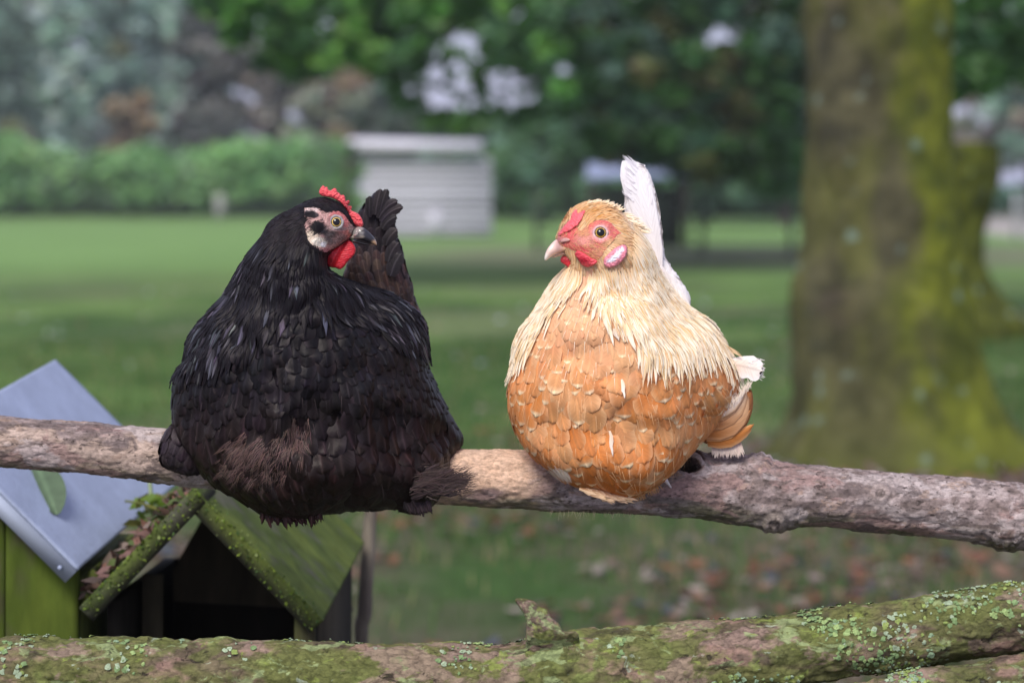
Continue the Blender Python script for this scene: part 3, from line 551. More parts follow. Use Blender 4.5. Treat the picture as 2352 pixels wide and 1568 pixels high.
q = P(795, 380, 60); V, Fq = tube(np.array([(q[0] - .05, 60, -.05), (q[0], 60, 1.3), (q[0] + .1, 60, 2.4)]), [.12, .09, .06], 8, ref=(0, 1, 0)); r_ = empty('young_tree', (q[0], 60, 0), 'slim young tree with few leaves at the left corner of the white shed', 'tree'); mesh_obj('trunk', V, Fq, m_bark_far, r_)
V, Fq, C = crown_mesh([(q[0] + a * .25, 60 + b, z, .28) for a, b, z in ((0, 0, 2.2), (1, .2, 1.7), (-.6, 0, 1.5), (.9, 0, 1.0), (.2, .1, 1.2), (1.4, 0, .9), (0, .2, .7))], 700, .09, PG); mesh_obj('crown', V, Fq, m_leaf, r_, C); place_root(r_, (q[0], 60, 0))
# ================================================================== perch
def bark_mat(name, layers, bdist, bscale, stretch=(.45, 1, 1)):
    """vertex colour overlaid with flaking patches: (scale, from, to, colour, amount)"""
    m = bpy.data.materials.new(name); m.use_nodes = True; nt = m.node_tree; L = nt.links.new; b = nt.nodes['Principled BSDF']; b.inputs['Roughness'].default_value = .88; b.inputs['Specular IOR Level'].default_value = .2
    tc = N(nt, 'ShaderNodeTexCoord'); mp = N(nt, 'ShaderNodeMapping'); mp.inputs['Scale'].default_value = stretch; L(tc.outputs['Object'], mp.inputs[0]); src = N(nt, 'ShaderNodeAttribute', attribute_name='Col').outputs['Color']; hs = []; at = N(nt, 'ShaderNodeAttribute', attribute_name='fk'); keep_ = N(nt, 'ShaderNodeMath', operation='SUBTRACT'); keep_.inputs[0].default_value = 1; L(at.outputs['Fac'], keep_.inputs[1])
    for k, (sc_, a, b_, col, amt) in enumerate(layers):
        mp2 = N(nt, 'ShaderNodeMapping'); mp2.inputs['Location'].default_value = (k * 3.7, k * 1.3, k * 2.1); L(mp.outputs[0], mp2.inputs[0]); n = N(nt, 'ShaderNodeTexNoise'); n.inputs['Scale'].default_value = sc_; n.inputs['Detail'].default_value = 9; n.inputs['Roughness'].default_value = .62; n.inputs['Distortion'].default_value = .6; L(mp2.outputs[0], n.inputs['Vector'])
        r = N(nt, 'ShaderNodeMapRange'); r.inputs[1].default_value = a; r.inputs[2].default_value = b_; r.inputs[3].default_value = 0; r.inputs[4].default_value = amt; L(n.outputs[0], r.inputs[0]); mk = N(nt, 'ShaderNodeMath', operation='MULTIPLY'); L(r.outputs[0], mk.inputs[0]); L(keep_.outputs[0], mk.inputs[1]); r = mk; hs.append(r.outputs[0])
        mx = N(nt, 'ShaderNodeMix', data_type='RGBA'); L(r.outputs[0], mx.inputs[0]); L(src, mx.inputs[6]); mx.inputs[7].default_value = (*col, 1); src = mx.outputs[2]
    nf = N(nt, 'ShaderNodeTexNoise'); nf.inputs['Scale'].default_value = bscale * 2; nf.inputs['Detail'].default_value = 6; nf.inputs['Roughness'].default_value = .75; L(mp.outputs[0], nf.inputs['Vector'])
    r = N(nt, 'ShaderNodeMapRange'); r.inputs[1].default_value = .3; r.inputs[2].default_value = .7; r.inputs[3].default_value = .55; r.inputs[4].default_value = 1.4; L(nf.outputs[0], r.inputs[0]); vm = N(nt, 'ShaderNodeVectorMath', operation='SCALE'); L(src, vm.inputs[0]); L(r.outputs[0], vm.inputs['Scale']); L(vm.outputs[0], b.inputs['Base Color'])
    nb = N(nt, 'ShaderNodeTexNoise'); nb.inputs['Scale'].default_value = bscale; nb.inputs['Detail'].default_value = 9; nb.inputs['Roughness'].default_value = .72; L(mp.outputs[0], nb.inputs['Vector']); h = nb.outputs[0]
    vo = N(nt, 'ShaderNodeTexVoronoi', feature='DISTANCE_TO_EDGE'); vo.inputs['Scale'].default_value = bscale * .7; mx = N(nt, 'ShaderNodeMix', data_type='VECTOR'); mx.inputs[0].default_value = .012; L(mp.outputs[0], mx.inputs[4]); L(nf.outputs['Color'], mx.inputs[5]); L(mx.outputs[1], vo.inputs['Vector'])
    cr = N(nt, 'ShaderNodeMapRange'); cr.inputs[1].default_value = 0; cr.inputs[2].default_value = .05; cr.inputs[3].default_value = 0; cr.inputs[4].default_value = .13; L(vo.outputs['Distance'], cr.inputs[0]); ad = N(nt, 'ShaderNodeMath', operation='ADD'); L(h, ad.inputs[0]); L(cr.outputs[0], ad.inputs[1])
    sb = N(nt, 'ShaderNodeMath', operation='SUBTRACT'); L(ad.outputs[0], sb.inputs[0]); L(hs[-1], sb.inputs[1]); bn = N(nt, 'ShaderNodeBump'); bn.inputs['Strength'].default_value = 1; bn.inputs['Distance'].default_value = bdist; L(sb.outputs[0], bn.inputs['Height']); L(bn.outputs[0], b.inputs['Normal']); return m
m_bark = bark_mat('perch_bark', [(22, .55, .59, (.33, .215, .195), .75), (30, .52, .57, (.47, .40, .385), .72), (42, .54, .58, (.13, .10, .095), .7), (75, .60, .63, (.36, .25, .19), .6), (260, .60, .66, (.09, .07, .06), .75)], .0016, 210)
DP = 2.62; uP = DP / F
pts = np.array([(-420, 985, 57), (-200, 1000, 58), (0, 1013, 58), (200, 1030, 58), (400, 1050, 61), (600, 1066, 62), (850, 1080, 63), (1050, 1095, 64), (1200, 1101, 66), (1400, 1112, 66), (1540, 1118, 70), (1640, 1118, 76), (1720, 1128, 78), (1790, 1136, 76), (1880, 1137, 71), (2000, 1150, 68), (2150, 1163, 69), (2290, 1178, 72), (2352, 1186, 73), (2500, 1205, 70), (2760, 1235, 66)], float)
pp = resample(pts, 720); path = P(pp[:, 0], pp[:, 1], DP)
KN = [(2022, 1132, 22, 5), (1778, 1205, 26, 9), (2312, 1240, 30, 11), (1748, 1052, 26, 10), (1380, 1085, 20, 3)]
HOLE = (1583, 1068, 33, 24)
def pdisp(V, th, D):
    r = (fbm(V * np.array([.35, 1, 1]), 34, 3, 81) - .5) * .006 + (fbm(V * np.array([.6, 1, 1]), 300, 3, 84) - .5) * .0026 + .0012 * sst(.50, .53, fbm(V * np.array([.6, 1, 1]), 85, 3, 88)); x, y = INV(V); front = D[..., 1] < .25
    for kx, ky, kr, ka in KN:
        dd = np.hypot(x - kx, y - ky) / kr; r = r + front * uP * (ka * 1.3 * np.exp(-dd ** 2) + 3.0 * np.cos(dd * 8) * np.exp(-dd ** 2 * .6))
    dd = np.hypot((x - HOLE[0]) / HOLE[2], (y - HOLE[1]) / HOLE[3]); r = r + front * uP * (10 * np.exp(-((dd - 1.1) / .3) ** 2) - 34 * (1 - sst(.8, 1.05, dd)))
    return r
V, Fq = tube(path, pp[:, 2] * uP, 110, pdisp); x, y = INV(V); n1 = fbm(V * np.array([.5, 1, 1]), 38, 4, 91); n2 = fbm(V, 120, 3, 92); n3 = fbm(V * np.array([.6, 1, 1]), 70, 3, 93)
c = mixc((.19, .145, .13), (.32, .25, .235), sst(.3, .7, n2)); c = mixc(c, (.46, .38, .36), sst(.5, .62, n1) * .75); c = mixc(c, (.13, .10, .09), sst(.56, .68, n3) * .8)
bare = sst(960, 1040, x) * (1 - sst(1190, 1300, x)) * sst(.30, .42, n1 + .14 - sst(1110, 1165, y) * .28); c = mixc(c, mixc((.62, .40, .27), (.74, .52, .38), n2), bare * .95)
lf = (1 - sst(380, 560, x)) * sst(.40, .56, n1); c = mixc(c, (.50, .37, .29), lf * .7)
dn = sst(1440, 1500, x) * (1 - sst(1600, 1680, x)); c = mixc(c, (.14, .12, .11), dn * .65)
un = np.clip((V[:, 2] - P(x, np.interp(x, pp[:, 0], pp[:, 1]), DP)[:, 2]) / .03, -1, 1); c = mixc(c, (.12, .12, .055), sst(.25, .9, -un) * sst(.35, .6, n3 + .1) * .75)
kmask = bare * .85
for kx, ky, kr, ka in KN[:2]: kd = np.hypot(x - kx, y - ky) / kr; kmask = np.maximum(kmask, np.exp(-kd ** 2 * .45) * (V[:, 1] < DP)); c = mixc(c, (.42, .34, .31), np.exp(-kd ** 2 * .6) * .7 * (V[:, 1] < DP)); c = mixc(c, (.06, .045, .04), (sst(-.3, -.9, np.cos(kd * 8)) * np.exp(-kd ** 2 * .5) * .85 + (kd < .22) * .8) * (V[:, 1] < DP))
dd = np.hypot((x - HOLE[0]) / HOLE[2], (y - HOLE[1]) / HOLE[3]); c = mixc(c, (.035, .03, .025), (1 - sst(.8, 1.0, dd)) * (V[:, 1] < DP + .01))
perch = empty('perch_branch', P(1176, 1150, DP), 'grey-brown debarked branch on which both hens sit, running across the whole frame', 'branch')
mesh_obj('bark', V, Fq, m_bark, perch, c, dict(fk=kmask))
# ring of bark round the broken-off side branch
ring = [(HOLE[0] + 33 * math.cos(a) * (1 + .1 * math.sin(3 * a)), HOLE[1] + 25 * math.sin(a)) for a in np.linspace(0, 6.283, 41)]
V, Fq = tube(np.array([P(a, b, DP - (66 - max(0, (b - HOLE[1])) * .1) * uP * (1 - .20 * ((HOLE[1] + 25 - b) / 50))) for a, b in ring]), 6.5 * uP, 10, lambda V, th, D: (fbm(V, 300, 3, 5) - .5) * .004, ref=(0, 1, 0), cap=False)
mesh_obj('stub_rim', V, np.array(Fq), m_bark, perch, mixc((.22, .17, .15), (.36, .29, .26), fbm(V, 200, 2, 6))); place_root(perch, P(1176, 1150, DP))
# ================================================================== mossy rails in the foreground
m_log = bark_mat('lichen_bark', [(26, .47, .55, (.12, .135, .04), .7), (20, .54, .58, (.30, .205, .17), .65), (34, .57, .60, (.27, .33, .15), .75), (60, .62, .65, (.22, .27, .06), .7), (50, .64, .67, (.36, .42, .31), .7), (60, .63, .68, (.04, .03, .025), .8)], .003, 120, (.6, 1, 1))
m_lich = mat('lichen', rough=.95, spec=.1, nscale=160, namt=.3, bump=1, bscale=220, bdist=.0012)
def log(name, pts, d, seed, label, knots=(), nn=840):
    u = d / F; pp = resample(np.array(pts, float), nn); path = P(pp[:, 0], pp[:, 1], d)
    def disp(V, th, D):
        x, y = INV(V); r = (fbm(V * np.array([.4, 1, 1]), 30, 4, seed) - .5) * .016 + (fbm(V, 110, 4, seed + 3) - .5) * .006; pl = fbm(V * np.array([.5, 1, 1]), 40, 3, seed + 20); r = r + .0022 * sst(.5, .53, pl)
        for kx, ky, kr, ka in knots: q = np.hypot(x - kx, y - ky) / kr; r = r + (D[..., 1] < .2) * u * (ka * np.exp(-q ** 2) + 3 * np.cos(q * 8) * np.exp(-q ** 2))
        return r
    V, Fq = tube(path, pp[:, 2] * u, 150, disp); x, y = INV(V); n1 = fbm(V * np.array([.5, 1, 1]), 26, 4, seed + 5); n2 = fbm(V, 60, 3, seed + 6); n3 = fbm(V, 45, 4, seed + 7); n4 = fbm(V, 90, 3, seed + 8); pl = fbm(V * np.array([.5, 1, 1]), 40, 3, seed + 20)
    c = mixc((.10, .075, .05), (.17, .13, .085), sst(.3, .7, n2)); c = mixc(c, (.14, .15, .045), sst(.38, .58, n1) * .8); c = mixc(c, (.34, .21, .17), sst(.54, .57, pl) * sst(.42, .55, 1 - n1) * .6)
    c = mixc(c, (.20, .24, .07), sst(.58, .66, n3) * .8); c = mixc(c, (.05, .04, .03), sst(.62, .7, fbm(V, 35, 3, seed + 9)) * .7)
    root = empty(name, P(1176, 1600, d), label, 'log'); mesh_obj('bark', V, Fq, m_log, root, c)
    # lichen rosettes: small crinkled plates lying on the bark
    rs = np.random.default_rng(seed); nr = len(pp); ns = 150; LV = []; LF = []; LC = []; n0 = 0; lp = [(.26, .35, .14), (.22, .31, .19), (.23, .29, .09), (.29, .36, .24), (.17, .25, .11)]
    ctr = []; tries = 0
    while len(ctr) < 1500 and tries < 30000:
        tries += 1; i = rs.integers(4, nr - 4); j = rs.integers(0, ns); v = V[i * ns + j]; dn_ = fbm(v[None], 18, 2, seed + 30)[0]
        if dn_ < .58 + .08 * rs.random() or v[1] > d + .02: continue
        ctr.append((i, j, .0010 + .0024 * rs.random() ** 1.5, lp[min(4, int(fbm(v[None], 12, 2, seed + 33)[0] * 9 + rs.random() * 2 - 2) % 5)]))
    cen = path
    for i, j, r, col in ctr:
        v = V[i * ns + j]; n = v - cen[i]; n /= np.linalg.norm(n); t = np.cross(n, (1, 0, 0)); t /= np.linalg.norm(t); s = np.cross(n, t); m = 11; P0 = [v + n * .0016]; ph = rs.random() * 6
        for rr_ in (.55, 1.0):
            for a in range(m): an = a * 6.283 / m + ph; R_ = r * rr_ * (.65 + .7 * rs.random()); P0.append(v + (t * math.cos(an) + s * math.sin(an)) * R_ - n * (R_ * R_ / (2 * np.linalg.norm(v - cen[i]))) + n * (.0008 + .0016 * rs.random()) * (1.3 - .5 * rr_))
        for a in range(m):
            b = (a + 1) % m; LF.append((n0, n0 + 1 + a, n0 + 1 + b, n0 + 1 + b)); LF.append((n0 + 1 + a, n0 + 1 + m + a, n0 + 1 + m + b, n0 + 1 + b))
        LV += P0; n0 += 1 + 2 * m; LC += [np.array(col) * (.75 + .5 * rs.random()) for _ in P0]
    LF = [list(dict.fromkeys(f)) for f in LF]; o = mesh_obj('lichen', np.array(LV), LF, m_lich, root, np.array(LC)); o['kind'] = 'stuff'
    return root, u
lg, uL = log('mossy_log', [(-420, 1560, 88), (-100, 1556, 88), (200, 1556, 86), (600, 1562, 86), (900, 1567, 86), (1150, 1566, 84), (1300, 1546, 92), (1500, 1532, 90), (1700, 1512, 86), (1900, 1484, 82), (2100, 1452, 78), (2352, 1412, 78), (2560, 1380, 76), (2760, 1345, 74)], 2.47, 101, 'lichen-covered log with a broken stub, lying across the bottom of the frame', [(2225, 1445, 20, 5), (1820, 1560, 22, 6)])
sp_ = np.array([((1100 + a * .6207) / K, (1080 + b * .6207) / K) for a, b in [(300, 672), (330, 667), (362, 672), (385, 682), (402, 702), (432, 712), (448, 745), (480, 770), (498, 800), (545, 800), (562, 830), (545, 890), (480, 940), (400, 930), (352, 900), (345, 830), (350, 760), (325, 712)]])
px, py, off, Fq = inflate(smooth_poly(sp_, 2), 1.6, .8, .8, lambda x, y: 74 - 34 * sst(1445, 1500, y), 10); px = px + 2.5 * (fbm(np.stack([px, py, off], 1), .12, 2, 3) - .5); V = P(px, py, 2.47 - off * uL)
n1 = fbm(V, 90, 3, 8); mesh_obj('broken_stub', V, Fq, m_log, lg, mixc(mixc((.10, .075, .055), (.24, .17, .13), sst(.35, .65, n1)), (.20, .24, .06), sst(.55, .65, fbm(V, 60, 3, 9)) * .8)); place_root(lg, P(1176, 1640, 2.47))
lg2, _ = log('mossy_branch', [(1500, 1700, 60), (1750, 1668, 66), (2000, 1634, 72), (2200, 1604, 76), (2352, 1584, 80), (2560, 1555, 80), (2760, 1530, 80)], 2.42, 151, 'second lichen-covered branch in the bottom right corner, below the long log', nn=480); place_root(lg2, P(2200, 1680, 2.42))
# ================================================================== the two little wooden houses
m_zinc = mat('zinc_sheet', (.31, .36, .49), rough=.48, spec=.5, nscale=16, namt=.16, metal=.15, bump=.5, bscale=6, bdist=.01, speck=(55, .10, (.16, .17, .16), .5))
m_gwood = mat('green_wood', rough=.9, spec=.15, nscale=30, namt=.4, bump=.6, bscale=60, bdist=.003, stretch=(1, 1, .25))
def grid_panel(quad, nu, nv, th, nrm, colf, amp=.0015, seed=1):
    q = np.asarray(quad, float); u = np.linspace(0, 1, nu)[None, :, None]; v = np.linspace(0, 1, nv)[:, None, None]
    S = (q[0] * (1 - u) + q[1] * u) * (1 - v) + (q[3] * (1 - u) + q[2] * u) * v; n = np.asarray(nrm, float); n = n / np.linalg.norm(n); e = (fbm(S, 40, 3, seed) - .5) * 2 * amp; Tp = S + n * e[..., None]; Bt = S - n * th
    T = Tp.reshape(-1, 3); B = Bt.reshape(-1, 3); i = (np.arange(nv - 1)[:, None] * nu + np.arange(nu - 1)[None]).ravel(); k = nu * nv; Fq = [np.stack([i, i + 1, i + nu + 1, i + nu], 1), np.stack([i + nu, i + nu + 1, i + 1, i], 1) + k]
    rim = list(range(nu)) + [j * nu + nu - 1 for j in range(1, nv)] + [(nv - 1) * nu + j for j in range(nu - 2, -1, -1)] + [j * nu for j in range(nv - 2, 0, -1)]; rim = np.array(rim); r2 = np.roll(rim, -1)
    Fq.append(np.stack([r2, rim, rim + k, r2 + k], 1)); V = np.concatenate([T, B]); return V, np.concatenate(Fq), colf(V)
def wood(V, g=1.0, seed=0, base=((.10, .085, .05), (.06, .05, .035)), green=((.06, .09, .013), (.10, .135, .02))):
    n1 = fbm(V * np.array([1, 1, .25]), 22, 3, seed); n2 = fbm(V, 40, 3, seed + 2); c = mixc(base[0], base[1], n2)
    return mixc(c, mixc(green[0], green[1], sst(.3, .7, n1)), np.clip(sst(.35, .6, n1 * .6 + n2 * .4 + (g - 1) * .3) * g, 0, 1))
# house with the zinc roof (left): Bp..: the roof's corners
DN, DF_ = 2.90, 3.38
Bc = P(181, 1306, DN); Lc = P(-148, 978, DN); Tc = P(128, 825, DF_); Rc = Tc + (Bc - Lc); nz = np.cross(Bc - Lc, Tc - Lc); nz /= np.linalg.norm(nz); nz = nz if nz[2] > 0 else -nz
h1 = empty('nesting_house', (Lc[0] - .02, 3.1, 0), 'mossy wooden house with a blue-grey sheet metal roof at the left edge', 'hutch')
V, Fq, _ = grid_panel([Lc, Bc, Rc, Tc], 60, 60, .004, nz, lambda V: np.ones((len(V), 3)), .0006, 3)
uq = np.linspace(0, 1, 60); 
rf = mesh_obj('roof', V, Fq, m_zinc, h1)
fd = (Bc - Lc) / np.linalg.norm(Bc - Lc); dn = np.array([0, 0, -1]) ; fl = .019
V, Fq = slab([Lc - nz * .004, Bc - nz * .004, Bc - nz * (.004 + fl) - (0, .004, 0), Lc - nz * (.004 + fl) - (0, .004, 0)], (0, 1, 0), .002); mesh_obj('drip_edge', V, Fq, mat('zinc_edge', (.40, .45, .56), rough=.4, spec=.5, metal=.15, nscale=9, namt=.1), rf, smooth=False)
for t in (.93, .30):
    c = Lc + (Bc - Lc) * t - nz * .014 - (0, .006, 0); V, Fq = tube(np.array([c, c - (0, .003, 0)]), [.0035, .002], 10, ref=(0, 0, 1)); mesh_obj('nail', V, Fq, m_zinc, rf)
# other slope of the same roof, out of frame to the left
L2 = Lc + np.array([-.22, 0, -.20]); T2 = Tc + np.array([-.22, 0, -.20]); n2 = np.cross(Tc - Lc, L2 - Lc); n2 = n2 if n2[2] > 0 else -n2; V, Fq, _ = grid_panel([L2, Lc - nz * .001, Tc - nz * .001, T2], 8, 8, .004, n2, lambda V: np.ones((len(V), 3)), 0, 3); mesh_obj('roof', V, Fq, m_zinc, h1)
wx1 = P(180, 1400, DN + .03)[0]; wx0 = L2[0] + .03; yF = DN + .03; yB = DF_ - .04
def ztop(x): return np.interp(x, [L2[0], Lc[0], Bc[0] + .1], [L2[2], Lc[2], Bc[2] - .1 * (Lc[2] - Bc[2]) / (Bc[0] - Lc[0])]) - .012
xs = np.linspace(wx0, wx1, 5); 
for k in range(4):
    a, b = xs[k] + .001, xs[k + 1] - .001; nv = 60; g = np.linspace(0, 1, nv)[:, None]; w2 = np.linspace(0, 1, 12)[None]; X = a + (b - a) * w2 + 0 * g; Z = -.02 + (ztop(X) + .02) * g
    Vf = np.stack([X, 0 * X + yF, Z], -1); Vf[..., 1] += (fbm(Vf * np.array([1, 1, .2]), 60, 3, k) - .5) * .003; Vb = Vf.copy(); Vb[..., 1] += .018; n_ = nv * 12; i = (np.arange(nv - 1)[:, None] * 12 + np.arange(11)[None]).ravel()
    Fq = np.concatenate([np.stack([i, i + 1, i + 13, i + 12], 1), np.stack([i + 12, i + 13, i + 1, i], 1) + n_]); rim = np.concatenate([np.arange(nv - 1) * 12 + 11]); Fq = np.concatenate([Fq, np.stack([rim, rim + n_, rim + 12 + n_, rim + 12], 1)]); V = np.concatenate([Vf.reshape(-1, 3), Vb.reshape(-1, 3)])
    mesh_obj('front_plank', V, Fq, m_gwood, h1, wood(V, 1.25, 5 + k))
V, Fq = box((wx1 - .01, (yF + yB) / 2 + .012, ztop(wx1) / 2 - .015), (.018, yB - yF - .03, ztop(wx1) + .0)); mesh_obj('side_wall', V, Fq, m_gwood, h1, wood(V, .7, 15), smooth=False)
V, Fq = box(((wx0 + wx1) / 2, yB + .012, ztop(wx1) / 2), (wx1 - wx0 - .04, .018, ztop(wx1))); mesh_obj('back_wall', V, Fq, m_gwood, h1, wood(V, .7, 17), smooth=False); place_root(h1, (wx0 / 2 + wx1 / 2, 3.1, 0))
# gabled open house (right)
A = P(446, 1120, DN); EL = P(182, 1396, DN); ER = P(742, 1424, DN); dv = P(838, 1245, 3.32) - ER; h2 = empty('nesting_house', (A[0], 3.1, 0), 'dark open-fronted gabled house with green algae on its wooden roof', 'hutch'); th = .0225
Gd = ((.035, .05, .02), (.07, .10, .025))
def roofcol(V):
    c = wood(V, 1.3, 23, ((.10, .10, .07), (.065, .07, .05)), ((.06, .085, .022), (.10, .13, .028))); c[len(V) // 2:] = np.array((.028, .026, .02)); return c  # underside painted near-black, standing in for the shade under the roof
nL = np.cross(EL - A, dv); nL = nL if nL[2] > 0 else -nL; nR = np.cross(ER - A, dv); nR = nR if nR[2] > 0 else -nR; nL /= np.linalg.norm(nL); nR /= np.linalg.norm(nR)
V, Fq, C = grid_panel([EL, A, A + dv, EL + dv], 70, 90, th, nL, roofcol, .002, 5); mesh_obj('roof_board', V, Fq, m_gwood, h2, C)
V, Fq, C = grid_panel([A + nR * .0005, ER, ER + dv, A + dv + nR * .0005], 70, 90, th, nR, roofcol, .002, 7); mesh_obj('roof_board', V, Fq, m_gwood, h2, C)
m_gmoss = mat('roof_moss', rough=1, spec=.05, nscale=80, namt=.4, bump=1, bscale=150, bdist=.003)
mv = []; 
for (a, b, n_) in ((EL, A, nL), (A, ER, nR)):
    for k in range(420): t = RNG.random(); s = RNG.random() ** 3 * .9; mv.append(a + (b - a) * t + n_ * (-th * s) + np.array([0, -.0025 * RNG.random(), 0]) + dv * (RNG.random() ** 3 * .06) * (s < .2))
V, Fq, C = leaves(np.array(mv), .0010 + .0020 * RNG.random(len(mv)) ** 2, np.array([(.12, .18, .03), (.17, .23, .04), (.07, .12, .04), (.22, .27, .10)])[RNG.integers(0, 4, len(mv))], aspect=.8); o = mesh_obj('moss', V, Fq, m_gmoss, h2, C); o['kind'] = 'stuff'
wl = EL[0] + .028; wr = ER[0] - .010; zl = EL[2] - .002; yb = dv[1]
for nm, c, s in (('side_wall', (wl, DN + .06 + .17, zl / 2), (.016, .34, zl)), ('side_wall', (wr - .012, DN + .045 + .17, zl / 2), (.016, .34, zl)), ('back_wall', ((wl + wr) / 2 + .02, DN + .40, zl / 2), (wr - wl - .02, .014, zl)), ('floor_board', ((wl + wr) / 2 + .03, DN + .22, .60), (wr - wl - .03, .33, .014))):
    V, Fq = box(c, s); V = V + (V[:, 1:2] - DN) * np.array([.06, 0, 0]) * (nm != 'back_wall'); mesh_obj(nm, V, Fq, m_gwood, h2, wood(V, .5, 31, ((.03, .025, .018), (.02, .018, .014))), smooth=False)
g = np.array([EL + dv * .94 + (.012, 0, -.006), ER + dv * .94 + (-.012, 0, -.006), A + dv * .94 + (0, 0, -.008)]); g[:, 1] = DN + .385; g[:2, 2] -= .08; V, Fq = np.concatenate([g, g + (0, .012, 0)]), [(0, 1, 2), (5, 4, 3), (0, 3, 4, 1), (1, 4, 5, 2), (2, 5, 3, 0)]; mesh_obj('gable_board', V, Fq, m_gwood, h2, wood(V, .3, 35), smooth=False)
for a, b, dd in ((676, 722, .01), (326, 372, .12)):
    q0 = P(a, 1470, DN + dd + .01); q1 = P(b, 1470, DN + dd + .01); zt_ = zl + (.0 if dd < .05 else .02); V, Fq = box(((q0[0] + q1[0]) / 2, DN + dd + .02, zt_ / 2), (q1[0] - q0[0], .016, zt_)); mesh_obj('post', V, Fq, m_gwood, h2, wood(V, .9 if dd < .05 else .6, 37), smooth=False)
place_root(h2, (A[0], 3.1, 0))
# litter caught between the two roofs
n = 300; t = RNG.random(n); s = RNG.random(n); Cq = EL + (A - EL) * t[:, None] * .98 + dv * (s * .72)[:, None] + nL * (.003 + .012 * RNG.random(n) * (1 - t * .3))[:, None]
pl = np.array([(.12, .07, .05), (.20, .10, .07), (.08, .055, .045), (.18, .10, .085), (.08, .11, .03), (.20, .15, .12)])[RNG.integers(0, 6, n)]; V, Fq, C = leaves(Cq, .006 + .009 * RNG.random(n), pl, flat=.3, aspect=.5)
tag(mesh_obj('leaf_litter', V, Fq, m_litter, None, C), 'brown dead leaves piled between the metal roof and the gabled roof', 'leaf litter', kind='stuff')
def leaf_thing(name, tip, base, wpx, nrm, label, col, lift=.003, curl=.006, petiole=True):
    tip = np.array(tip, float); base = np.array(base, float); ax = tip - base; L_ = np.linalg.norm(ax); ax /= L_; n = np.asarray(nrm, float); n = n - ax * (n @ ax); n /= np.linalg.norm(n); s = np.cross(ax, n); V = []; nu, nv = 9, 16
    for side in (1, -1):
        for j in range(nv):
            t = j / (nv - 1); w_ = wpx * math.sin(math.pi * min(1, t * .96 + .03)) ** .75 * (1 - .35 * t) + .0004
            for i in range(nu): u = -1 + 2 * i / (nu - 1); V.append(base + ax * L_ * t + s * w_ * u + n * (lift + curl * abs(u) ** 1.5 * .6 + curl * math.sin(t * 3.1) * .6 + side * .00025))
    V = np.array(V); i = (np.arange(nv - 1)[:, None] * nu + np.arange(nu - 1)[None]).ravel(); q = np.stack([i, i + 1, i + nu + 1, i + nu], 1); k = nu * nv; Fq = np.concatenate([q, q[:, ::-1] + k]); ucol = np.tile(np.abs(np.linspace(-1, 1, nu)), 2 * nv)
    C = mixc(np.array(col) * 1.5, np.array(col), sst(0, .15, ucol)) * (.8 + .4 * fbm(V, 120, 3, 3))[:, None]; return tag(mesh_obj(name, V, Fq, mat(name + '_skin', rough=.5, spec=.4, nscale=60, namt=.2, transl=.15), None, C), label, 'leaf')
def on_roof(px, py):  # point of the zinc roof under a picture position
    d_ = P(px, py, 1.) - np.array(ORG); t = ((Lc - np.array(ORG)) @ nz) / (d_ @ nz); return np.array(ORG) + d_ * t
leaf_thing('fallen_leaf', on_roof(70, 1045), on_roof(130, 1186), .027, nz * .35 + np.array([.1, -.8, .3]), 'single green leaf lying on the metal roof', (.085, .13, .07))
q = P(300, 1152, 3.12); sd = empty('seedling', P(345, 1180, 3.1), 'small green sprig growing from the leaf litter beside the metal roof', 'seedling'); m_sp = mat('sprig', rough=.5, spec=.3, transl=.3)
V, Fq = tube(resample([P(352, 1185, 3.08), P(348, 1150, 3.09), P(344, 1105, 3.10)], 8), [.0028] * 8, 8); mesh_obj('stem', V, Fq, m_sp, sd, np.ones((len(V), 3)) * (.30, .38, .22))
V, Fq = tube(resample([P(352, 1165, 3.08), P(320, 1155, 3.09), P(288, 1150, 3.10)], 8), [.0016] * 8, 8); mesh_obj('stem', V, Fq, m_sp, sd, np.ones((len(V), 3)) * (.16, .18, .05))
V, Fq, C = leaves(P(RNG.uniform(300, 395, 26), RNG.uniform(1140, 1205, 26), RNG.uniform(3.06, 3.12, 26)), .014, np.array([(.10, .17, .02), (.14, .22, .03), (.20, .20, .05)])[RNG.integers(0, 3, 26)]); mesh_obj('leaves', V, Fq, m_sp, sd, C); place_root(sd, P(352, 1190, 3.08))
# thin upright pole
path = resample([P(828, 1700, 3.35) * (1, 1, 0) + (0, 0, -.03), P(829, 1560, 3.35), P(838, 1400, 3.35), P(850, 1200, 3.35), P(858, 1060, 3.35)], 90); path[0] = (path[1][0], 3.35, -.03)
V, Fq = tube(path, np.linspace(19, 17, 90) * 3.35 / F * .88, 20, lambda V, th, D: (fbm(V * np.array([1, 1, .3]), 70, 3, 4) - .5) * .004, ref=(0, 1, 0)); tag(mesh_obj('wooden_pole', V, Fq, m_gwood, None, mixc((.13, .11, .09), (.22, .19, .15), sst(.3, .7, fbm(V * np.array([1, 1, .3]), 50, 3, 6)))), 'thin weathered upright pole behind the perch, right of the gabled house', 'pole')
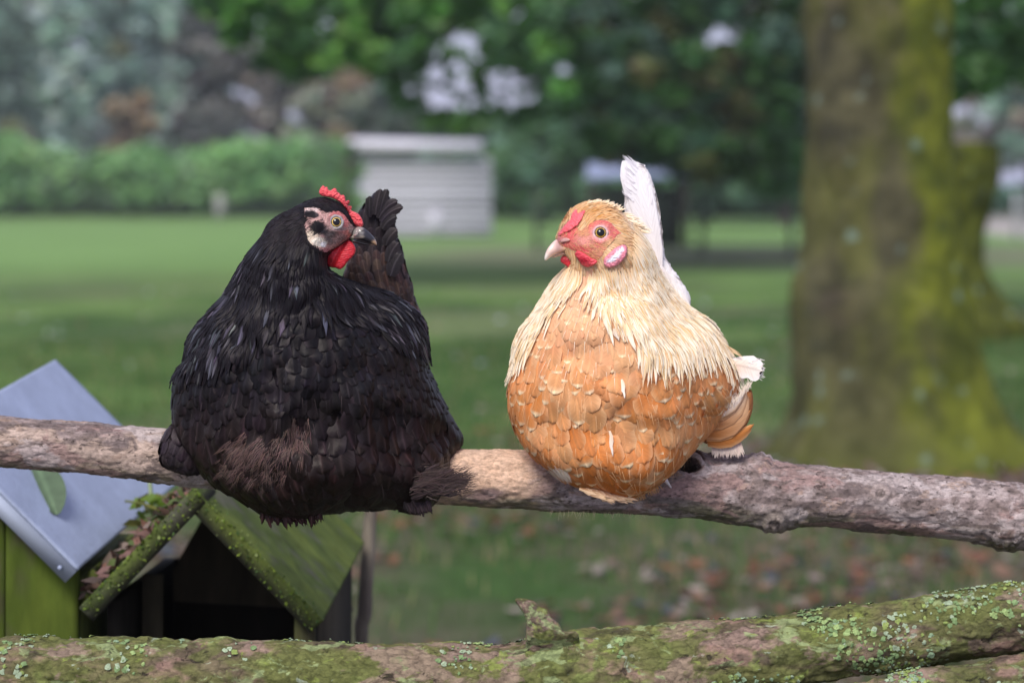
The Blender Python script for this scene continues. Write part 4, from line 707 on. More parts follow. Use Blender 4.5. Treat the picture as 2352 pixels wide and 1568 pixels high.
# ================================================================== hens
B1 = crop(360, 420, .586667); B2 = crop(620, 430, .187075); C3 = crop(1220, 380, .592949); C4 = crop(1330, 460, .165816); C6 = crop(1240, 680, .395446)
m_body = mat('down', rough=.95, spec=.1, nscale=200, namt=.3)
m_skin = mat('bare_skin', rough=.6, spec=.3, nscale=620, namt=.24, bump=.8, bscale=700, bdist=.0010, sss=.12)
m_comb = mat('comb_skin', rough=.42, spec=.45, nscale=300, namt=.18, bump=.6, bscale=380, bdist=.0012, sss=.2, bump2=(420, .35, .0006))
m_eye = mat('eye', rough=.05, spec=.45); m_lid = mat('eyelid', rough=.5, spec=.4, nscale=700, namt=.25, bump=.5, bscale=900, bdist=.0004)
m_beak = mat('beak', rough=.28, spec=.5, nscale=120, namt=.12, coat=.3); m_claw = mat('claw', rough=.5, spec=.4, nscale=300, namt=.3, bump=.4, bscale=500, bdist=.0004)
fm_b = feather_mat('black_feathers', rough=.40, spec=.13, amt=.35, rach=3.0, bump=.35)
fm_b.node_tree.nodes['Principled BSDF'].inputs['Specular Tint'].default_value = (1, .92, .90, 1)
fm_g = feather_mat('golden_feathers', rough=.7, spec=.2, amt=.12, rach=1.22, bump=.25, transl=.14)
def vary(c, a=.15): k = 1 + (random.random() - .5) * 2 * a; return tuple(max(0, v * k * (1 + (random.random() - .5) * a * .5)) for v in c)
def pin(poly): 
    poly = [tuple(p) for p in poly]
    def f(x, y):
        r = False; n = len(poly)
        for i in range(n):
            x1, y1 = poly[i]; x2, y2 = poly[(i + 1) % n]
            if (y1 > y) != (y2 > y) and x < (x2 - x1) * (y - y1) / (y2 - y1) + x1: r = not r
        return r
    return f
# ------------------------------------------------------------------ black hen
def black_hen():
    cx = Ctx(2.575); u = cx.u
    root = empty('hen', (0, 2.6, 1), 'black hen with a red comb and pale blotched face, looking right, tail raised behind', 'hen')
    out = smooth_poly(B1([(745, 128), (800, 135), (850, 165), (885, 205), (905, 245), (893, 290), (855, 325), (805, 355), (778, 385), (780, 430), (815, 460), (880, 490), (960, 515), (1040, 540), (1105, 580), (1160, 625), (1190, 675), (1203, 760), (1208, 840), (1234, 910), (1268, 980), (1303, 1050), (1343, 1120), (1353, 1160), (1338, 1195), (1305, 1240), (1295, 1290), (1305, 1330), (1280, 1370), (1230, 1415), (1195, 1455), (1150, 1460), (1060, 1440), (960, 1450), (850, 1455), (740, 1470), (650, 1482), (560, 1482), (500, 1460), (430, 1420), (345, 1372), (295, 1340), (245, 1285), (205, 1235), (172, 1190), (134, 1120), (123, 1040), (123, 950), (138, 880), (178, 830), (188, 760), (215, 700), (283, 620), (334, 560), (370, 500), (410, 430), (462, 350), (502, 290), (530, 238), (576, 200), (628, 178), (684, 146)]), 4)
    sh = lambda x, y: -.34 * np.maximum(0, x - 720) * sst(560, 700, y) + 60 * (1 - sst(560, 720, y)) + 34 * sst(980, 1120, y)
    px, py, off, Fa = inflate(out, 4, 1.45, 1.9, sh, lump=75); V = cx.W(px, py, off)
    fl = np.zeros(len(px)); pat = smooth_poly(B1([(380, 1150), (440, 1140), (490, 1165), (580, 1130), (635, 1085), (680, 1085), (690, 1180), (645, 1225), (605, 1270), (565, 1325), (520, 1340), (440, 1310), (390, 1310), (340, 1290), (365, 1230), (355, 1180)]), 3)
    c = paint(px, py, (.012, .010, .011), [('p', pat, (.10, .062, .055), 8)]); body = mesh_obj('body', V, Fa, m_body, root, c); bv = bvh_of(V, Fa)
    # face
    skin = smooth_poly(B2([(745, 475), (800, 455), (880, 460), (950, 480), (1010, 515), (1080, 525), (1200, 515), (1285, 560), (1345, 640), (1405, 715), (1470, 745), (1490, 800), (1450, 850), (1390, 860), (1350, 900), (1290, 930), (1200, 1000), (1110, 1045), (1040, 1080), (950, 1050), (880, 1000), (805, 930), (770, 850), (755, 760), (748, 680), (790, 640), (745, 600), (750, 540)]), 3)
    def fc(x, y):
        e = lambda cx_, cy_, rx, ry, col, s=.35: ('e', *B2([(cx_, cy_)])[0], rx * .1719, ry * .1719, col, s)
        ops = [e(1320, 800, 150, 150, (.50, .17, .15)), e(1230, 600, 130, 110, (.52, .15, .15)), e(860, 500, 110, 45, (.62, .46, .43)), e(860, 880, 110, 130, (.62, .50, .38)), e(960, 930, 110, 60, (.72, .65, .54), .25), e(1010, 965, 38, 38, (.85, .85, .85), .2),
               e(1110, 860, 110, 110, (.10, .075, .075), .5), e(1230, 900, 90, 80, (.25, .15, .14), .5), e(930, 735, 88, 85, (.010, .009, .010), .22), e(1020, 780, 60, 60, (.03, .025, .028), .4), e(845, 565, 80, 42, (.02, .016, .02), .3), e(900, 580, 50, 30, (.03, .02, .025), .3),
               e(1400, 740, 60, 70, (.30, .19, .18), .5), e(1440, 800, 80, 50, (.40, .33, .30), .4), e(1050, 1060, 80, 40, (.55, .22, .24), .4), e(1180, 760, 140, 30, (.36, .24, .22), .5)]
        C = paint(x, y, (.50, .29, .26), ops); p = np.stack([x, y, 0 * x], 1); n = vn(p, .55, 3); return C * (.68 + .6 * n)[:, None] * (1 - .45 * sst(.60, .72, vn(p, .9, 9)))[:, None]
    E = B2([(1178, 672)])[0]
    skin_patch('face', skin, bv, cx, 1.3, 4.5, fc, m_skin, root, bumps=[(E[0], E[1], 21, 1.8, 'r'), (E[0], E[1], 13, -4, 'b'), (*B2([(900, 900)])[0], 22, 4, 'b'), (*B2([(1250, 830)])[0], 22, 3, 'b'), (*B2([(940, 740)])[0], 13, -3, 'b')], wr=1.3)
    eye(bv, cx, E[0], E[1], 12.2, .62, root, m_eye, m_lid, (.62, .43, .12), (.03, .02, .015), (.30, .27, .27), .42, .26)
    # beak: upper, lower, nostril
    hd = 62
    ub = smooth_poly(B2([(1395, 800), (1435, 745), (1490, 728), (1550, 745), (1605, 785), (1660, 840), (1705, 905), (1722, 958), (1714, 988), (1690, 972), (1620, 950), (1540, 925), (1460, 905), (1390, 895), (1330, 892), (1345, 868), (1390, 845)]), 3)
    px, py, off, Fa2 = inflate(ub, 1.1, 1.5, 1.5, lambda x, y: hd + 18 + 0 * x, 0); tip = B2([(1710, 950)])[0]; base_ = B2([(1420, 850)])[0]
    bc = paint(px, py, (.018, .016, .020), [('e', *B2([(1440, 800)])[0], 16, 13, (.22, .20, .19), .4), ('e', *B2([(1440, 865)])[0], 17, 4, (.35, .30, .24), .4), ('e', *tip, 9, 7, (.42, .26, .15), .6), ('e', *B2([(1500, 785)])[0], 8, 2.6, (.01, .01, .01), .4), ('e', *B2([(1495, 752)])[0], 10, 5, (.25, .21, .19), .4)])
    mesh_obj('upper_beak', cx.W(px, py, off), Fa2, m_beak, root, bc)
    lb = smooth_poly(B2([(1330, 900), (1400, 900), (1480, 915), (1560, 938), (1640, 960), (1690, 978), (1630, 982), (1560, 978), (1480, 962), (1420, 945), (1370, 925)]), 3)
    px, py, off, Fa2 = inflate(lb, 1.0, 2.2, 2.2, lambda x, y: hd + 15 + 0 * x); mesh_obj('lower_beak', cx.W(px, py, off), Fa2, m_beak, root, paint(px, py, (.03, .024, .024), [('e', *tip, 12, 8, (.30, .18, .10), .6)]))
    # comb and wattle
    cb = smooth_poly(B2([(948, 280), (962, 225), (990, 190), (1010, 178), (1035, 205), (1058, 195), (1075, 238), (1105, 248), (1130, 228), (1160, 215), (1185, 232), (1195, 268), (1225, 285), (1245, 312), (1275, 305), (1298, 335), (1305, 390), (1335, 378), (1360, 388), (1350, 425), (1335, 450), (1368, 452), (1390, 470), (1378, 505), (1400, 525), (1440, 540), (1480, 565), (1515, 610), (1535, 660), (1540, 715), (1505, 735), (1450, 728), (1405, 690), (1385, 640), (1360, 600), (1330, 540), (1290, 470), (1230, 410), (1150, 360), (1060, 335), (985, 320)]), 2)
    px, py, off, Fa2 = inflate(cb, .9, 1.5, 1.5, lambda x, y: hd + 8 + 0 * x, 5.5, cap=9, rf=.3)
    cc = paint(px, py, (.66, .075, .085), [('e', *B2([(1330, 480)])[0], 7, 16, (.30, .02, .03), .5)]); cc = cc * (.8 + .45 * fbm(np.stack([px, py, 0 * px], 1), .3, 3, 4))[:, None]
    mesh_obj('comb', cx.W(px, py, off), Fa2, m_comb, root, cc)
    wt = smooth_poly(B2([(1085, 1045), (1180, 1005), (1270, 940), (1350, 905), (1390, 935), (1425, 985), (1440, 1035), (1425, 1095), (1380, 1150), (1325, 1205), (1285, 1265), (1225, 1300), (1170, 1280), (1110, 1275), (1050, 1245), (1050, 1190), (1065, 1110)]), 3)
    px, py, off, Fa2 = inflate(wt, 1.1, 1.1, 1.1, lambda x, y: hd + 14 + .0 * x, 3, cap=14); f1 = B2([(1190, 1150)])[0]
    off = off + 1.0 * np.sin((py - f1[1]) * 1.3 + (px - f1[0]) * .25 + 3 * vn(np.stack([px, py, 0 * px], 1), .2, 2)) * (px > f1[0] - 2) * .5 - 7 * np.exp(-((px - f1[0] + (py - f1[1]) * .5) / 3.5) ** 2) * (off > hd + 14)
    mesh_obj('wattle', cx.W(px, py, off), Fa2, m_comb, root, paint(px, py, (.60, .022, .035), [('e', *B2([(1110, 1220)])[0], 12, 12, (.38, .008, .012), .4)]) * (.85 + .3 * vn(np.stack([px, py, 0 * px], 1), .4, 4))[:, None])
    # tail
    tl = smooth_poly(B1([(905, 250), (915, 200), (945, 155), (980, 125), (1005, 105), (1030, 118), (1045, 140), (1060, 180), (1068, 230), (1075, 290), (1092, 330), (1105, 385), (1115, 430), (1138, 485), (1148, 550), (1180, 640), (1130, 700), (1000, 640), (900, 560), (850, 470), (865, 420), (885, 350), (900, 300)]), 3)
    px, py, off, Fa2 = inflate(tl, 4, 1.0, 1.3, lambda x, y: -175 - .12 * (x - 850), 0, cap=60); TV = cx.W(px, py, off); tbv = bvh_of(TV, Fa2); tail = mesh_obj('tail', TV, Fa2, m_body, root, np.ones((len(px), 3)) * (.014, .010, .011))
    # left wing end
    wl_ = smooth_poly(B1([(125, 1085), (95, 1120), (78, 1170), (72, 1225), (85, 1262), (125, 1282), (180, 1300), (235, 1296), (250, 1250), (215, 1180), (170, 1120)]), 3)
    px, py, off, Fa2 = inflate(wl_, 4, 1.2, 1.2, lambda x, y: 12 + 0 * x); WV = cx.W(px, py, off); wbv = bvh_of(WV, Fa2); wing = mesh_obj('wing_tip', WV, Fa2, m_body, root, np.ones((len(px), 3)) * (.014, .010, .011))
    # plumage
    fl = Flow([(*B2([(a, b)])[0], c_, d_) for a, b, c_, d_ in [(1200, 420, -.9, -.3), (1330, 520, -.7, -.7), (1000, 380, -1, 0), (700, 450, -.9, .35), (400, 600, -.6, .8), (600, 800, -.5, .85), (300, 1000, -.3, 1), (700, 1100, -.25, .95), (900, 1200, -.05, 1), (1050, 1300, .3, 1)]] +
              [(*B1([(a, b)])[0], c_, d_) for a, b, c_, d_ in [(350, 600, -.45, 1), (250, 750, -.25, 1), (400, 800, -.05, 1), (600, 600, -.05, 1), (760, 520, .15, 1), (850, 560, .55, 1), (950, 600, .9, .8), (1050, 650, .7, 1), (1150, 720, .4, 1), (1000, 800, .25, 1), (700, 800, 0, 1), (150, 950, -.1, 1), (1150, 950, .35, 1), (1280, 1100, .4, 1), (900, 1100, .1, 1), (400, 1050, -.35, 1), (250, 1200, .15, 1), (350, 1330, .45, 1), (600, 1400, .3, 1), (900, 1350, .15, 1), (1200, 1350, .7, 1)]])
    insk = pin(skin); inpat = pin(pat); hk_end = lambda x: np.interp(x, B1([(150, 0), (300, 0), (450, 0), (600, 0), (800, 0), (950, 0), (1100, 0), (1250, 0)])[:, 0], B1([(0, 800), (0, 800), (0, 720), (0, 600), (0, 560), (0, 640), (0, 700), (0, 700)])[:, 1])
    def rad(x, y, n):
        bk = 1.5 if n[1] > .25 else 1.
        if n[1] < .35 and insk(x, y): return None
        if inpat(x, y) and n[1] < .3: return 24
        if y < 560 and x > 600: return 4.2 * bk
        if y < hk_end(x): return (7.5 if y < 650 else 10.5) * bk
        if y < 900: return 19 * bk
        return 27 * bk
    fm = FM(); S = scatter(V, Fa, rad, 90000, u)
    for p, n, x, y in S:
        if y < 560 and x > 600 and n[1] < .35: 
            # keep feather tips off the bare face
            v = fl.at(x, y); 
            if insk(x + v[0] * 12, y + v[1] * 12): L, W = 9, 4
            else: L, W = 20 + 6 * random.random(), 6.5
            feather(fm, p, flow_dir(n, v), n, L * u, W * u, 'lance', vary((.010, .008, .010), .4), bvh=bv, off=.4 * u, lift=.10, rach=.4, cup=.1); continue
        wv = vn(np.array([[x, y, 0.]]), .013, 41)[0] - .5; v = fl.at(x, y) + np.array([random.uniform(-.09, .09) + wv * .4, 0]); ed = (.022, .021, .026) if random.random() < .3 else None
        if y < hk_end(x):
            L = 62 + 26 * random.random() if y > 650 else 42 + 12 * random.random(); W = (19 if y > 650 else 12) * (.85 + .3 * random.random())
            hl = (x < 560 and y > 640) or (x > 830 and y < 780); c0 = vary((.0055, .0048, .006), .35); c1 = vary((.055, .052, .064), .6) if random.random() < (.28 if hl else .08) else vary((.007, .006, .008), .3)  # lavender-pale tips and edges put hackle sheen into the colour
            feather(fm, p, flow_dir(n, v), n, L * u, W * u, 'lance', c0, c1, bvh=bv, off=3 * u, lift=.09 + .03 * random.random(), rach=random.random() ** 2 * 1.6, cup=.10, edge=ed, fray=.10)
        else:
            bl = sst(820, 1050, y); k = (.88 + .24 * random.random()) * (.85 + .35 * vn(np.array([[x, y, 0.]]), .016, 44)[0]); W = (40 + 20 * bl) * k; L = (56 + 36 * bl) * (.9 + .25 * random.random()) if y > 780 else 48
            c0 = mixc((.0055, .005, .0065), (.0135, .0075, .0072), np.array(bl)); feather(fm, p, flow_dir(n, v), n, L * u, W * u, 'round', vary(c0, .4), vary(c0, .5), bvh=bv, off=1 * u, lift=.075 + .03 * random.random(), rach=(.2 + 1.0 * random.random() ** 2), cup=.10, edge=vary((.026, .020, .021), .4), fray=.02)
    fm.build('plumage', fm_b, root)
    ft_ = FM(); tf = Flow([(*B1([(a, b)])[0], c_, d_) for a, b, c_, d_ in [(950, 500, -.3, -1), (1100, 560, -.35, -1), (1000, 420, 0, -1), (960, 300, .1, -1), (1060, 300, .2, -1), (990, 180, .3, -1)]])
    def trad(x, y, n): return 16 if y > B1([(0, 380)])[0][1] else 20
    px, py, off, TF = inflate(tl, 4, 1.0, 1.3, lambda x, y: -175 - .12 * (x - 850), 0, cap=60)
    for p, n, x, y in scatter(TV, TF, trad, 12000, u):
        v = tf.at(x, y); br = sst(*B1([(0, 380), (0, 470)])[:, 1], y); c0 = mixc((.012, .009, .011), (.075, .045, .036), np.array(br * (.25 + .75 * random.random())))
        feather(ft_, p, flow_dir(n, v), n, (62 if y < 560 else 46) * u, (26 if y < 600 else 24) * u, 'round', vary(c0, .4), vary(c0, .4), bvh=tbv, off=1 * u, lift=.07, rach=.4, cup=.1, edge=vary((.03, .025, .03), .3))
    for a, b, c_, d_, L, W, bd in [(985, 200, .15, -1, 62, 22, .3), (1005, 190, .22, -1, 58, 20, .35), (1000, 215, .5, -.9, 62, 26, 1.3), (1010, 230, .6, -.8, 64, 24, 1.4), (1015, 260, .5, -.8, 46, 28, 1.2), (1030, 330, .35, -.9, 46, 30, 1.0), (1040, 400, .3, -1, 52, 30, .8), (960, 210, 0, -1, 50, 20, .1), (1050, 460, .3, -1, 60, 34, .6)]:
        q = B1([(a, b)])[0]; p = cx.W(q[0], q[1], -128.)
        feather(ft_, p, (c_, 0, -d_), (0, -1, 0), L * u, W * u, 'quill', vary((.016, .013, .016), .3), vary((.022, .018, .02), .3), bend=bd, bendv=(.9, 0, -.5), cup=.1, rach=.8, lift=.03, fray=.12, edge=(.03, .026, .03))
    ft_.build('tail_feathers', fm_b, tail)
    fw = FM(); px, py, off, WF = inflate(wl_, 4, 1.2, 1.2, lambda x, y: 12 + 0 * x)
    for p, n, x, y in scatter(WV, WF, lambda x, y, n: 15, 5000, u): feather(fw, p, flow_dir(n, (-.35, 1)), n, 42 * u, 30 * u, 'round', vary((.02, .014, .017), .4), bvh=wbv, off=1 * u, lift=.14, rach=.4, edge=(.04, .03, .035))
    fw.build('feathers', fm_b, wing)
    # brown down where the feathers part, brush of soft feathers by the perch, ragged belly tips
    fd = FM()
    for p, n, x, y in scatter(V, Fa, lambda x, y, n: 2.7 if inpat(x + 14 * math.sin(y * .21 + x * .05), y + 12 * math.sin(x * .17)) and n[1] < .2 else None, 260000, u):
        v = np.array([(x - B1([(600, 0)])[0][0]) / 200 - .35, 1 - .2 * random.random()]) + RNG.normal(size=2) * .25; c0 = vary((.125, .080, .070), .5); d = flow_dir(n, v)
        hair(fd, p + np.array(n) * 5 * u, d * .9 + Vector(n) * .3, n, (20 + 18 * random.random()) * u, 1.3 * u, c0, bend=.8, bendv=d - Vector(n) * .5)
    for k in range(1100):
        q = B1([(1130 + 230 * random.random() ** 1.4, 1335 + random.gauss(0, 24))])[0]; lx = random.random(); p = cx.W(q[0], q[1], 62 + random.gauss(0, 9)); a = random.gauss(-.16, .28)
        hair(fd, p, (math.cos(a), random.gauss(-.05, .1), -math.sin(a) * 1), (0, -1, 0), (24 + 26 * random.random()) * u, 1.5 * u, vary((.065, .045, .042), .4), bend=.5, bendv=(0, 0, .5 * random.random()))
    for k in range(46):
        q = B1([(1080 + 190 * random.random(), 1340 + random.gauss(0, 28))])[0]; p = cx.W(q[0], q[1], 58 + random.gauss(0, 6)); feather(fd, p, (1, -.02, random.gauss(.12, .2)), (0, -1, .2), 54 * u, 13 * u, 'lance', vary((.022, .015, .016), .3), vary((.055, .038, .036), .3), fray=.35, lift=.05, bend=.3, bendv=(0, 0, .6))
    for k in range(60):
        q = B1([(500 + 250 * random.random(), 1455 + random.gauss(0, 10))])[0]; p = cx.W(q[0], q[1], 48 + random.gauss(0, 10)); a = random.gauss(.35, .25)
        feather(fd, p, (math.sin(a), -.1, -math.cos(a)), (0, -1, 0), (28 + 14 * random.random()) * u, 13 * u, 'lance', vary((.024, .012, .011), .3), vary((.035, .016, .014), .3), fray=.35, lift=.05)
    for k in range(24):
        q = B1([(1100 + 110 * random.random(), 1425 + random.gauss(0, 8))])[0]; p = cx.W(q[0], q[1], 40); feather(fd, p, (random.uniform(.2, .7), -.1, -1), (0, -1, 0), 26 * u, 13 * u, 'lance', vary((.016, .011, .012), .3), fray=.3)
    for p, n, x, y in scatter(V, Fa, lambda x, y, n: 26 if (y > 900 or x < 480 or x > 930) and n[1] < .6 else None, 9000, u):
        if random.random() < .7: d = flow_dir(n, fl.at(x, y)); hair(fd, p, d * .7 + Vector(n) * .5, n, (30 + 22 * random.random()) * u, 1.1 * u, vary((.06, .045, .045), .4), bend=.6, bendv=d)
    for k in range(800):
        i_ = random.randrange(len(skin)); q = skin[i_] + RNG.normal(size=2) * 2.2; l, nn = cast(bv, q[0], q[1])
        if l is None or (i_ / len(skin) > .28 and i_ / len(skin) < .62 and random.random() < .75): continue
        v_ = fl.at(*q); hair(fd, l + nn * 3.6 * u, flow_dir(nn, v_ + RNG.normal(size=2) * .35), nn, (6 + 5 * random.random()) * u, 1.6 * u, (.012, .010, .012), bend=.2)
    for k in range(200):
        q = B2([(random.gauss(925, 45), random.gauss(735, 42))])[0]; l, nn = cast(bv, q[0], q[1]); hair(fd, l + nn * 4.5 * u, flow_dir(nn, (-.7, .5)), nn, 8 * u, 1.6 * u, (.012, .01, .012), bend=.2)
    for k in range(120):
        q = B2([(random.uniform(780, 900), random.gauss(575, 22))])[0]; l, nn = cast(bv, q[0], q[1]); hair(fd, l + nn * 4.5 * u, flow_dir(nn, (-.9, .2)), nn, 9 * u, 1.6 * u, (.012, .01, .012), bend=.2)
    fd.build('down_feathers', fm_b, root); place_root(root, P(720, 1150, 2.6))
black_hen()
# ------------------------------------------------------------------ golden hen
def golden_hen():
    cx = Ctx(2.575); u = cx.u
    root = empty('hen', (0, 2.6, 1), 'golden-orange hen with cream neck, red face and white upright tail, looking left', 'hen')
    out = smooth_poly(C3([(440, 210), (490, 215), (540, 240), (570, 268), (616, 314), (655, 368), (688, 432), (715, 500), (748, 556), (803, 626), (876, 688), (935, 728), (980, 795), (1012, 855), (1040, 905), (1055, 960), (1055, 1010), (1040, 1060), (1000, 1115), (945, 1180), (895, 1225), (850, 1275), (795, 1338), (735, 1385), (680, 1422), (630, 1448), (575, 1455), (510, 1440), (440, 1425), (380, 1410), (320, 1384), (272, 1350), (214, 1305), (166, 1255), (126, 1195), (97, 1118), (86, 1050), (89, 990), (104, 940), (116, 880), (122, 820), (147, 752), (196, 692), (236, 622), (285, 545), (325, 495), (345, 465), (320, 440), (298, 405), (285, 365), (298, 330), (322, 288), (350, 248), (392, 222)]), 4)
    sh = lambda x, y: -.22 * np.maximum(0, x - 1480) * sst(560, 700, y) + 62 * (1 - sst(560, 720, y)) + 34 * sst(960, 1090, y)
    px, py, off, Fa = inflate(out, 4, 1.5, 2.0, sh, lump=46); V = cx.W(px, py, off)
    c = paint(px, py, (.40, .17, .06), [('e', 1400, 560, 160, 130, (.60, .42, .25), .5)]); mesh_obj('body', V, Fa, m_body, root, c); bv = bvh_of(V, Fa)
    skin = smooth_poly(C4([(372, 815), (400, 770), (455, 700), (500, 640), (580, 600), (680, 640), (720, 700), (800, 650), (880, 590), (980, 545), (1080, 540), (1180, 570), (1245, 640), (1330, 720), (1370, 745), (1290, 770), (1240, 850), (1170, 920), (1100, 1010), (1060, 1090), (990, 1150), (900, 1130), (800, 1075), (700, 1040), (640, 1010), (520, 960), (430, 925), (385, 880)]), 3)
    E = C4([(1032, 740)])[0]
    def fc(x, y):
        e = lambda a, b, rx, ry, col, s=.35: ('e', *C4([(a, b)])[0], rx * .1523, ry * .1523, col, s)
        ops = [e(800, 830, 160, 130, (.62, .27, .22), .5), e(1100, 640, 150, 90, (.55, .14, .13), .5), e(1220, 740, 60, 100, (.56, .16, .14), .5), e(950, 1040, 200, 110, (.52, .24, .15), .5), e(1180, 900, 110, 80, (.56, .34, .18), .5), e(760, 700, 90, 80, (.56, .26, .15), .5), e(520, 700, 130, 110, (.72, .14, .15), .5), e(720, 990, 160, 60, (.66, .12, .13), .5), e(1030, 740, 135, 140, (.66, .34, .32), .3), e(430, 860, 80, 70, (.60, .26, .25), .5)]
        C = paint(x, y, (.64, .15, .13), ops) * np.array((1, .88, .86)); p = np.stack([x, y, 0 * x], 1); return C * (.78 + .45 * vn(p, .6, 3))[:, None]
    skin_patch('face', skin, bv, cx, 1.3, 4.5, fc, m_skin, root, bumps=[(E[0], E[1], 21, 2.0, 'r'), (E[0], E[1], 13, -4, 'b'), (*C4([(760, 860)])[0], 20, 4, 'b'), (*C4([(1170, 860)])[0], 16, 3, 'b')], wr=1.3)
    eye(bv, cx, E[0], E[1], 13.2, .66, root, m_eye, m_lid, (.58, .36, .06), (.05, .03, .015), (.60, .38, .36), .42, .22)
    hs = lambda k: (lambda x, y: 72 + k + .42 * np.maximum(0, 1305 - x))
    ub = smooth_poly(C4([(385, 840), (350, 845), (300, 890), (240, 965), (200, 1050), (186, 1120), (192, 1150), (218, 1150), (262, 1118), (320, 1080), (400, 1045), (480, 1015), (560, 1000), (660, 1005), (690, 1000), (620, 985), (540, 960), (470, 945), (420, 905)]), 3)
    px, py, off, Fb = inflate(ub, 1.1, 1.7, 1.7, hs(26)); mesh_obj('upper_beak', cx.W(px, py, off), Fb, m_beak, root, paint(px, py, (.80, .56, .46), [('e', *C4([(210, 1120)])[0], 9, 10, (.85, .75, .64), .6), ('e', *C4([(400, 900)])[0], 10, 14, (.62, .42, .38), .6), ('e', *C4([(560, 985)])[0], 18, 4, (.66, .44, .30), .5)]))
    lb = smooth_poly(C4([(300, 1100), (380, 1055), (470, 1025), (560, 1010), (660, 1012), (690, 1030), (660, 1055), (560, 1065), (450, 1075), (370, 1098), (310, 1112)]), 3)
    px, py, off, Fb = inflate(lb, 1.0, 1.7, 1.7, hs(18)); mesh_obj('lower_beak', cx.W(px, py, off), Fb, m_beak, root, paint(px, py, (.74, .50, .36), []))
    d_f = cx.d0 - 100 * u
    nb = smooth_poly(C4([(428, 880), (440, 840), (480, 815), (530, 812), (575, 838), (560, 862), (500, 880), (455, 897)]), 3); drape_blob('nostril', nb, bv, cx, .9, 1.3, 6, m_skin, root, lambda x, y: paint(x, y, (.60, .34, .30), [('e', *C4([(505, 880)])[0], 11, 1.8, (.08, .02, .02), .4)]), d0=d_f)
    cb = smooth_poly(C4([(440, 680), (470, 640), (505, 600), (545, 560), (580, 530), (590, 470), (610, 410), (640, 370), (665, 352), (690, 365), (682, 400), (690, 440), (725, 425), (765, 398), (800, 395), (800, 425), (775, 470), (760, 520), (735, 560), (705, 590), (690, 630), (640, 650), (600, 690), (540, 720), (480, 740), (440, 775), (395, 780), (385, 750), (410, 715)]), 2)
    drape_blob('comb', cb, bv, cx, .9, 1.3, 5, m_comb, root, lambda x, y: paint(x, y, (.78, .12, .14), []) * (.78 + .5 * fbm(np.stack([x, y, 0 * x], 1), .35, 3, 4))[:, None], 6, 8, d0=d_f)
    el = smooth_poly(C4([(1078, 1165), (1100, 1110), (1160, 1045), (1225, 985), (1295, 940), (1370, 915), (1425, 935), (1435, 1015), (1412, 1090), (1365, 1155), (1300, 1215), (1215, 1255), (1145, 1262), (1092, 1230)]), 3); wc = smooth_poly(C4([(1130, 1150), (1200, 1080), (1280, 1010), (1360, 955), (1380, 990), (1340, 1050), (1300, 1110), (1230, 1160), (1160, 1190)]), 2)
    drape_blob('earlobe', el, bv, cx, 1.1, .7, 9, m_comb, root, lambda x, y: paint(x, y, (.78, .26, .32), [('p', wc, (.84, .84, .90), 4)]) * (.8 + .35 * vn(np.stack([x, y, 0 * x], 1), .7, 3))[:, None], 4, 6, d0=d_f)
    w1 = smooth_poly(C4([(640, 1062), (668, 1020), (700, 1005), (770, 1035), (840, 1075), (900, 1115), (985, 1160), (965, 1200), (905, 1238), (830, 1255), (765, 1232), (720, 1185), (680, 1120)]), 3)
    drape_blob('wattle', w1, bv, cx, 1.1, 1.2, 9, m_comb, root, lambda x, y: paint(x, y, (.70, .07, .09), [('e', *C4([(770, 1150)])[0], 14, 7, (.50, .02, .04), .5)]), 4, 10, d0=d_f)
    w2 = smooth_poly(C4([(428, 1130), (440, 1100), (480, 1082), (550, 1092), (630, 1085), (655, 1130), (625, 1190), (590, 1240), (563, 1272), (520, 1235), (460, 1195), (430, 1165)]), 3)
    px, py, off, Fb = inflate(w2, 1.1, 1.1, 1.1, lambda x, y: 92 + 0 * x, 2, cap=9); mesh_obj('wattle', cx.W(px, py, off), Fb, m_comb, root, paint(px, py, (.66, .035, .05), [('e', *C4([(510, 1130)])[0], 8, 8, (.42, .01, .02), .5)]))
    # plumage
    fl = Flow([(*C4([(a, b)])[0], c_, d_) for a, b, c_, d_ in [(560, 500, .5, -.9), (750, 600, .5, -.9), (900, 480, .9, -.4), (900, 300, 1, -.1), (1100, 430, 1, .1), (1250, 550, .9, .4), (1400, 650, .85, .55), (1600, 800, .7, .8), (1800, 1100, .5, .9), (1300, 860, .9, .1), (1000, 1100, .5, .8), (1250, 1300, .2, 1), (900, 1350, -.1, 1), (600, 1350, -.4, 1), (1500, 1200, .4, 1)]] +
              [(*C3([(a, b)])[0], c_, d_) for a, b, c_, d_ in [(250, 650, -.5, 1), (150, 800, -.25, 1), (350, 620, -.25, 1), (420, 700, 0, 1), (550, 650, .35, 1), (650, 750, .35, 1), (800, 750, .5, 1), (900, 850, .4, 1), (700, 880, .2, 1), (120, 1000, -.15, 1), (250, 1000, -.1, 1), (450, 1000, 0, 1), (650, 1050, .2, 1), (850, 1050, .45, 1), (980, 1000, .9, .8), (1020, 900, .3, 1), (180, 1200, .2, 1), (400, 1300, .1, 1), (650, 1300, -.1, 1), (850, 1200, .0, 1), (500, 1420, .8, .6)]])
    insk = pin(skin); hkR = pin(C3([(425, 510), (455, 490), (500, 480), (570, 470), (590, 400), (590, 320), (560, 255), (700, 350), (760, 470), (860, 600), (950, 700), (1010, 800), (1030, 850), (985, 850), (940, 815), (890, 810), (830, 860), (780, 830), (700, 850), (655, 820), (600, 730), (500, 670), (445, 600)])); hkL = pin(C3([(240, 480), (330, 470), (400, 500), (355, 570), (300, 630), (235, 720), (175, 800), (115, 850), (60, 850), (100, 720)]))
    tuft = pin(C4([(1180, 900), (1240, 820), (1290, 765), (1380, 760), (1420, 800), (1400, 900), (1300, 930), (1240, 960), (1180, 1000)])); yh = C4([(0, 1250)])[0][1]
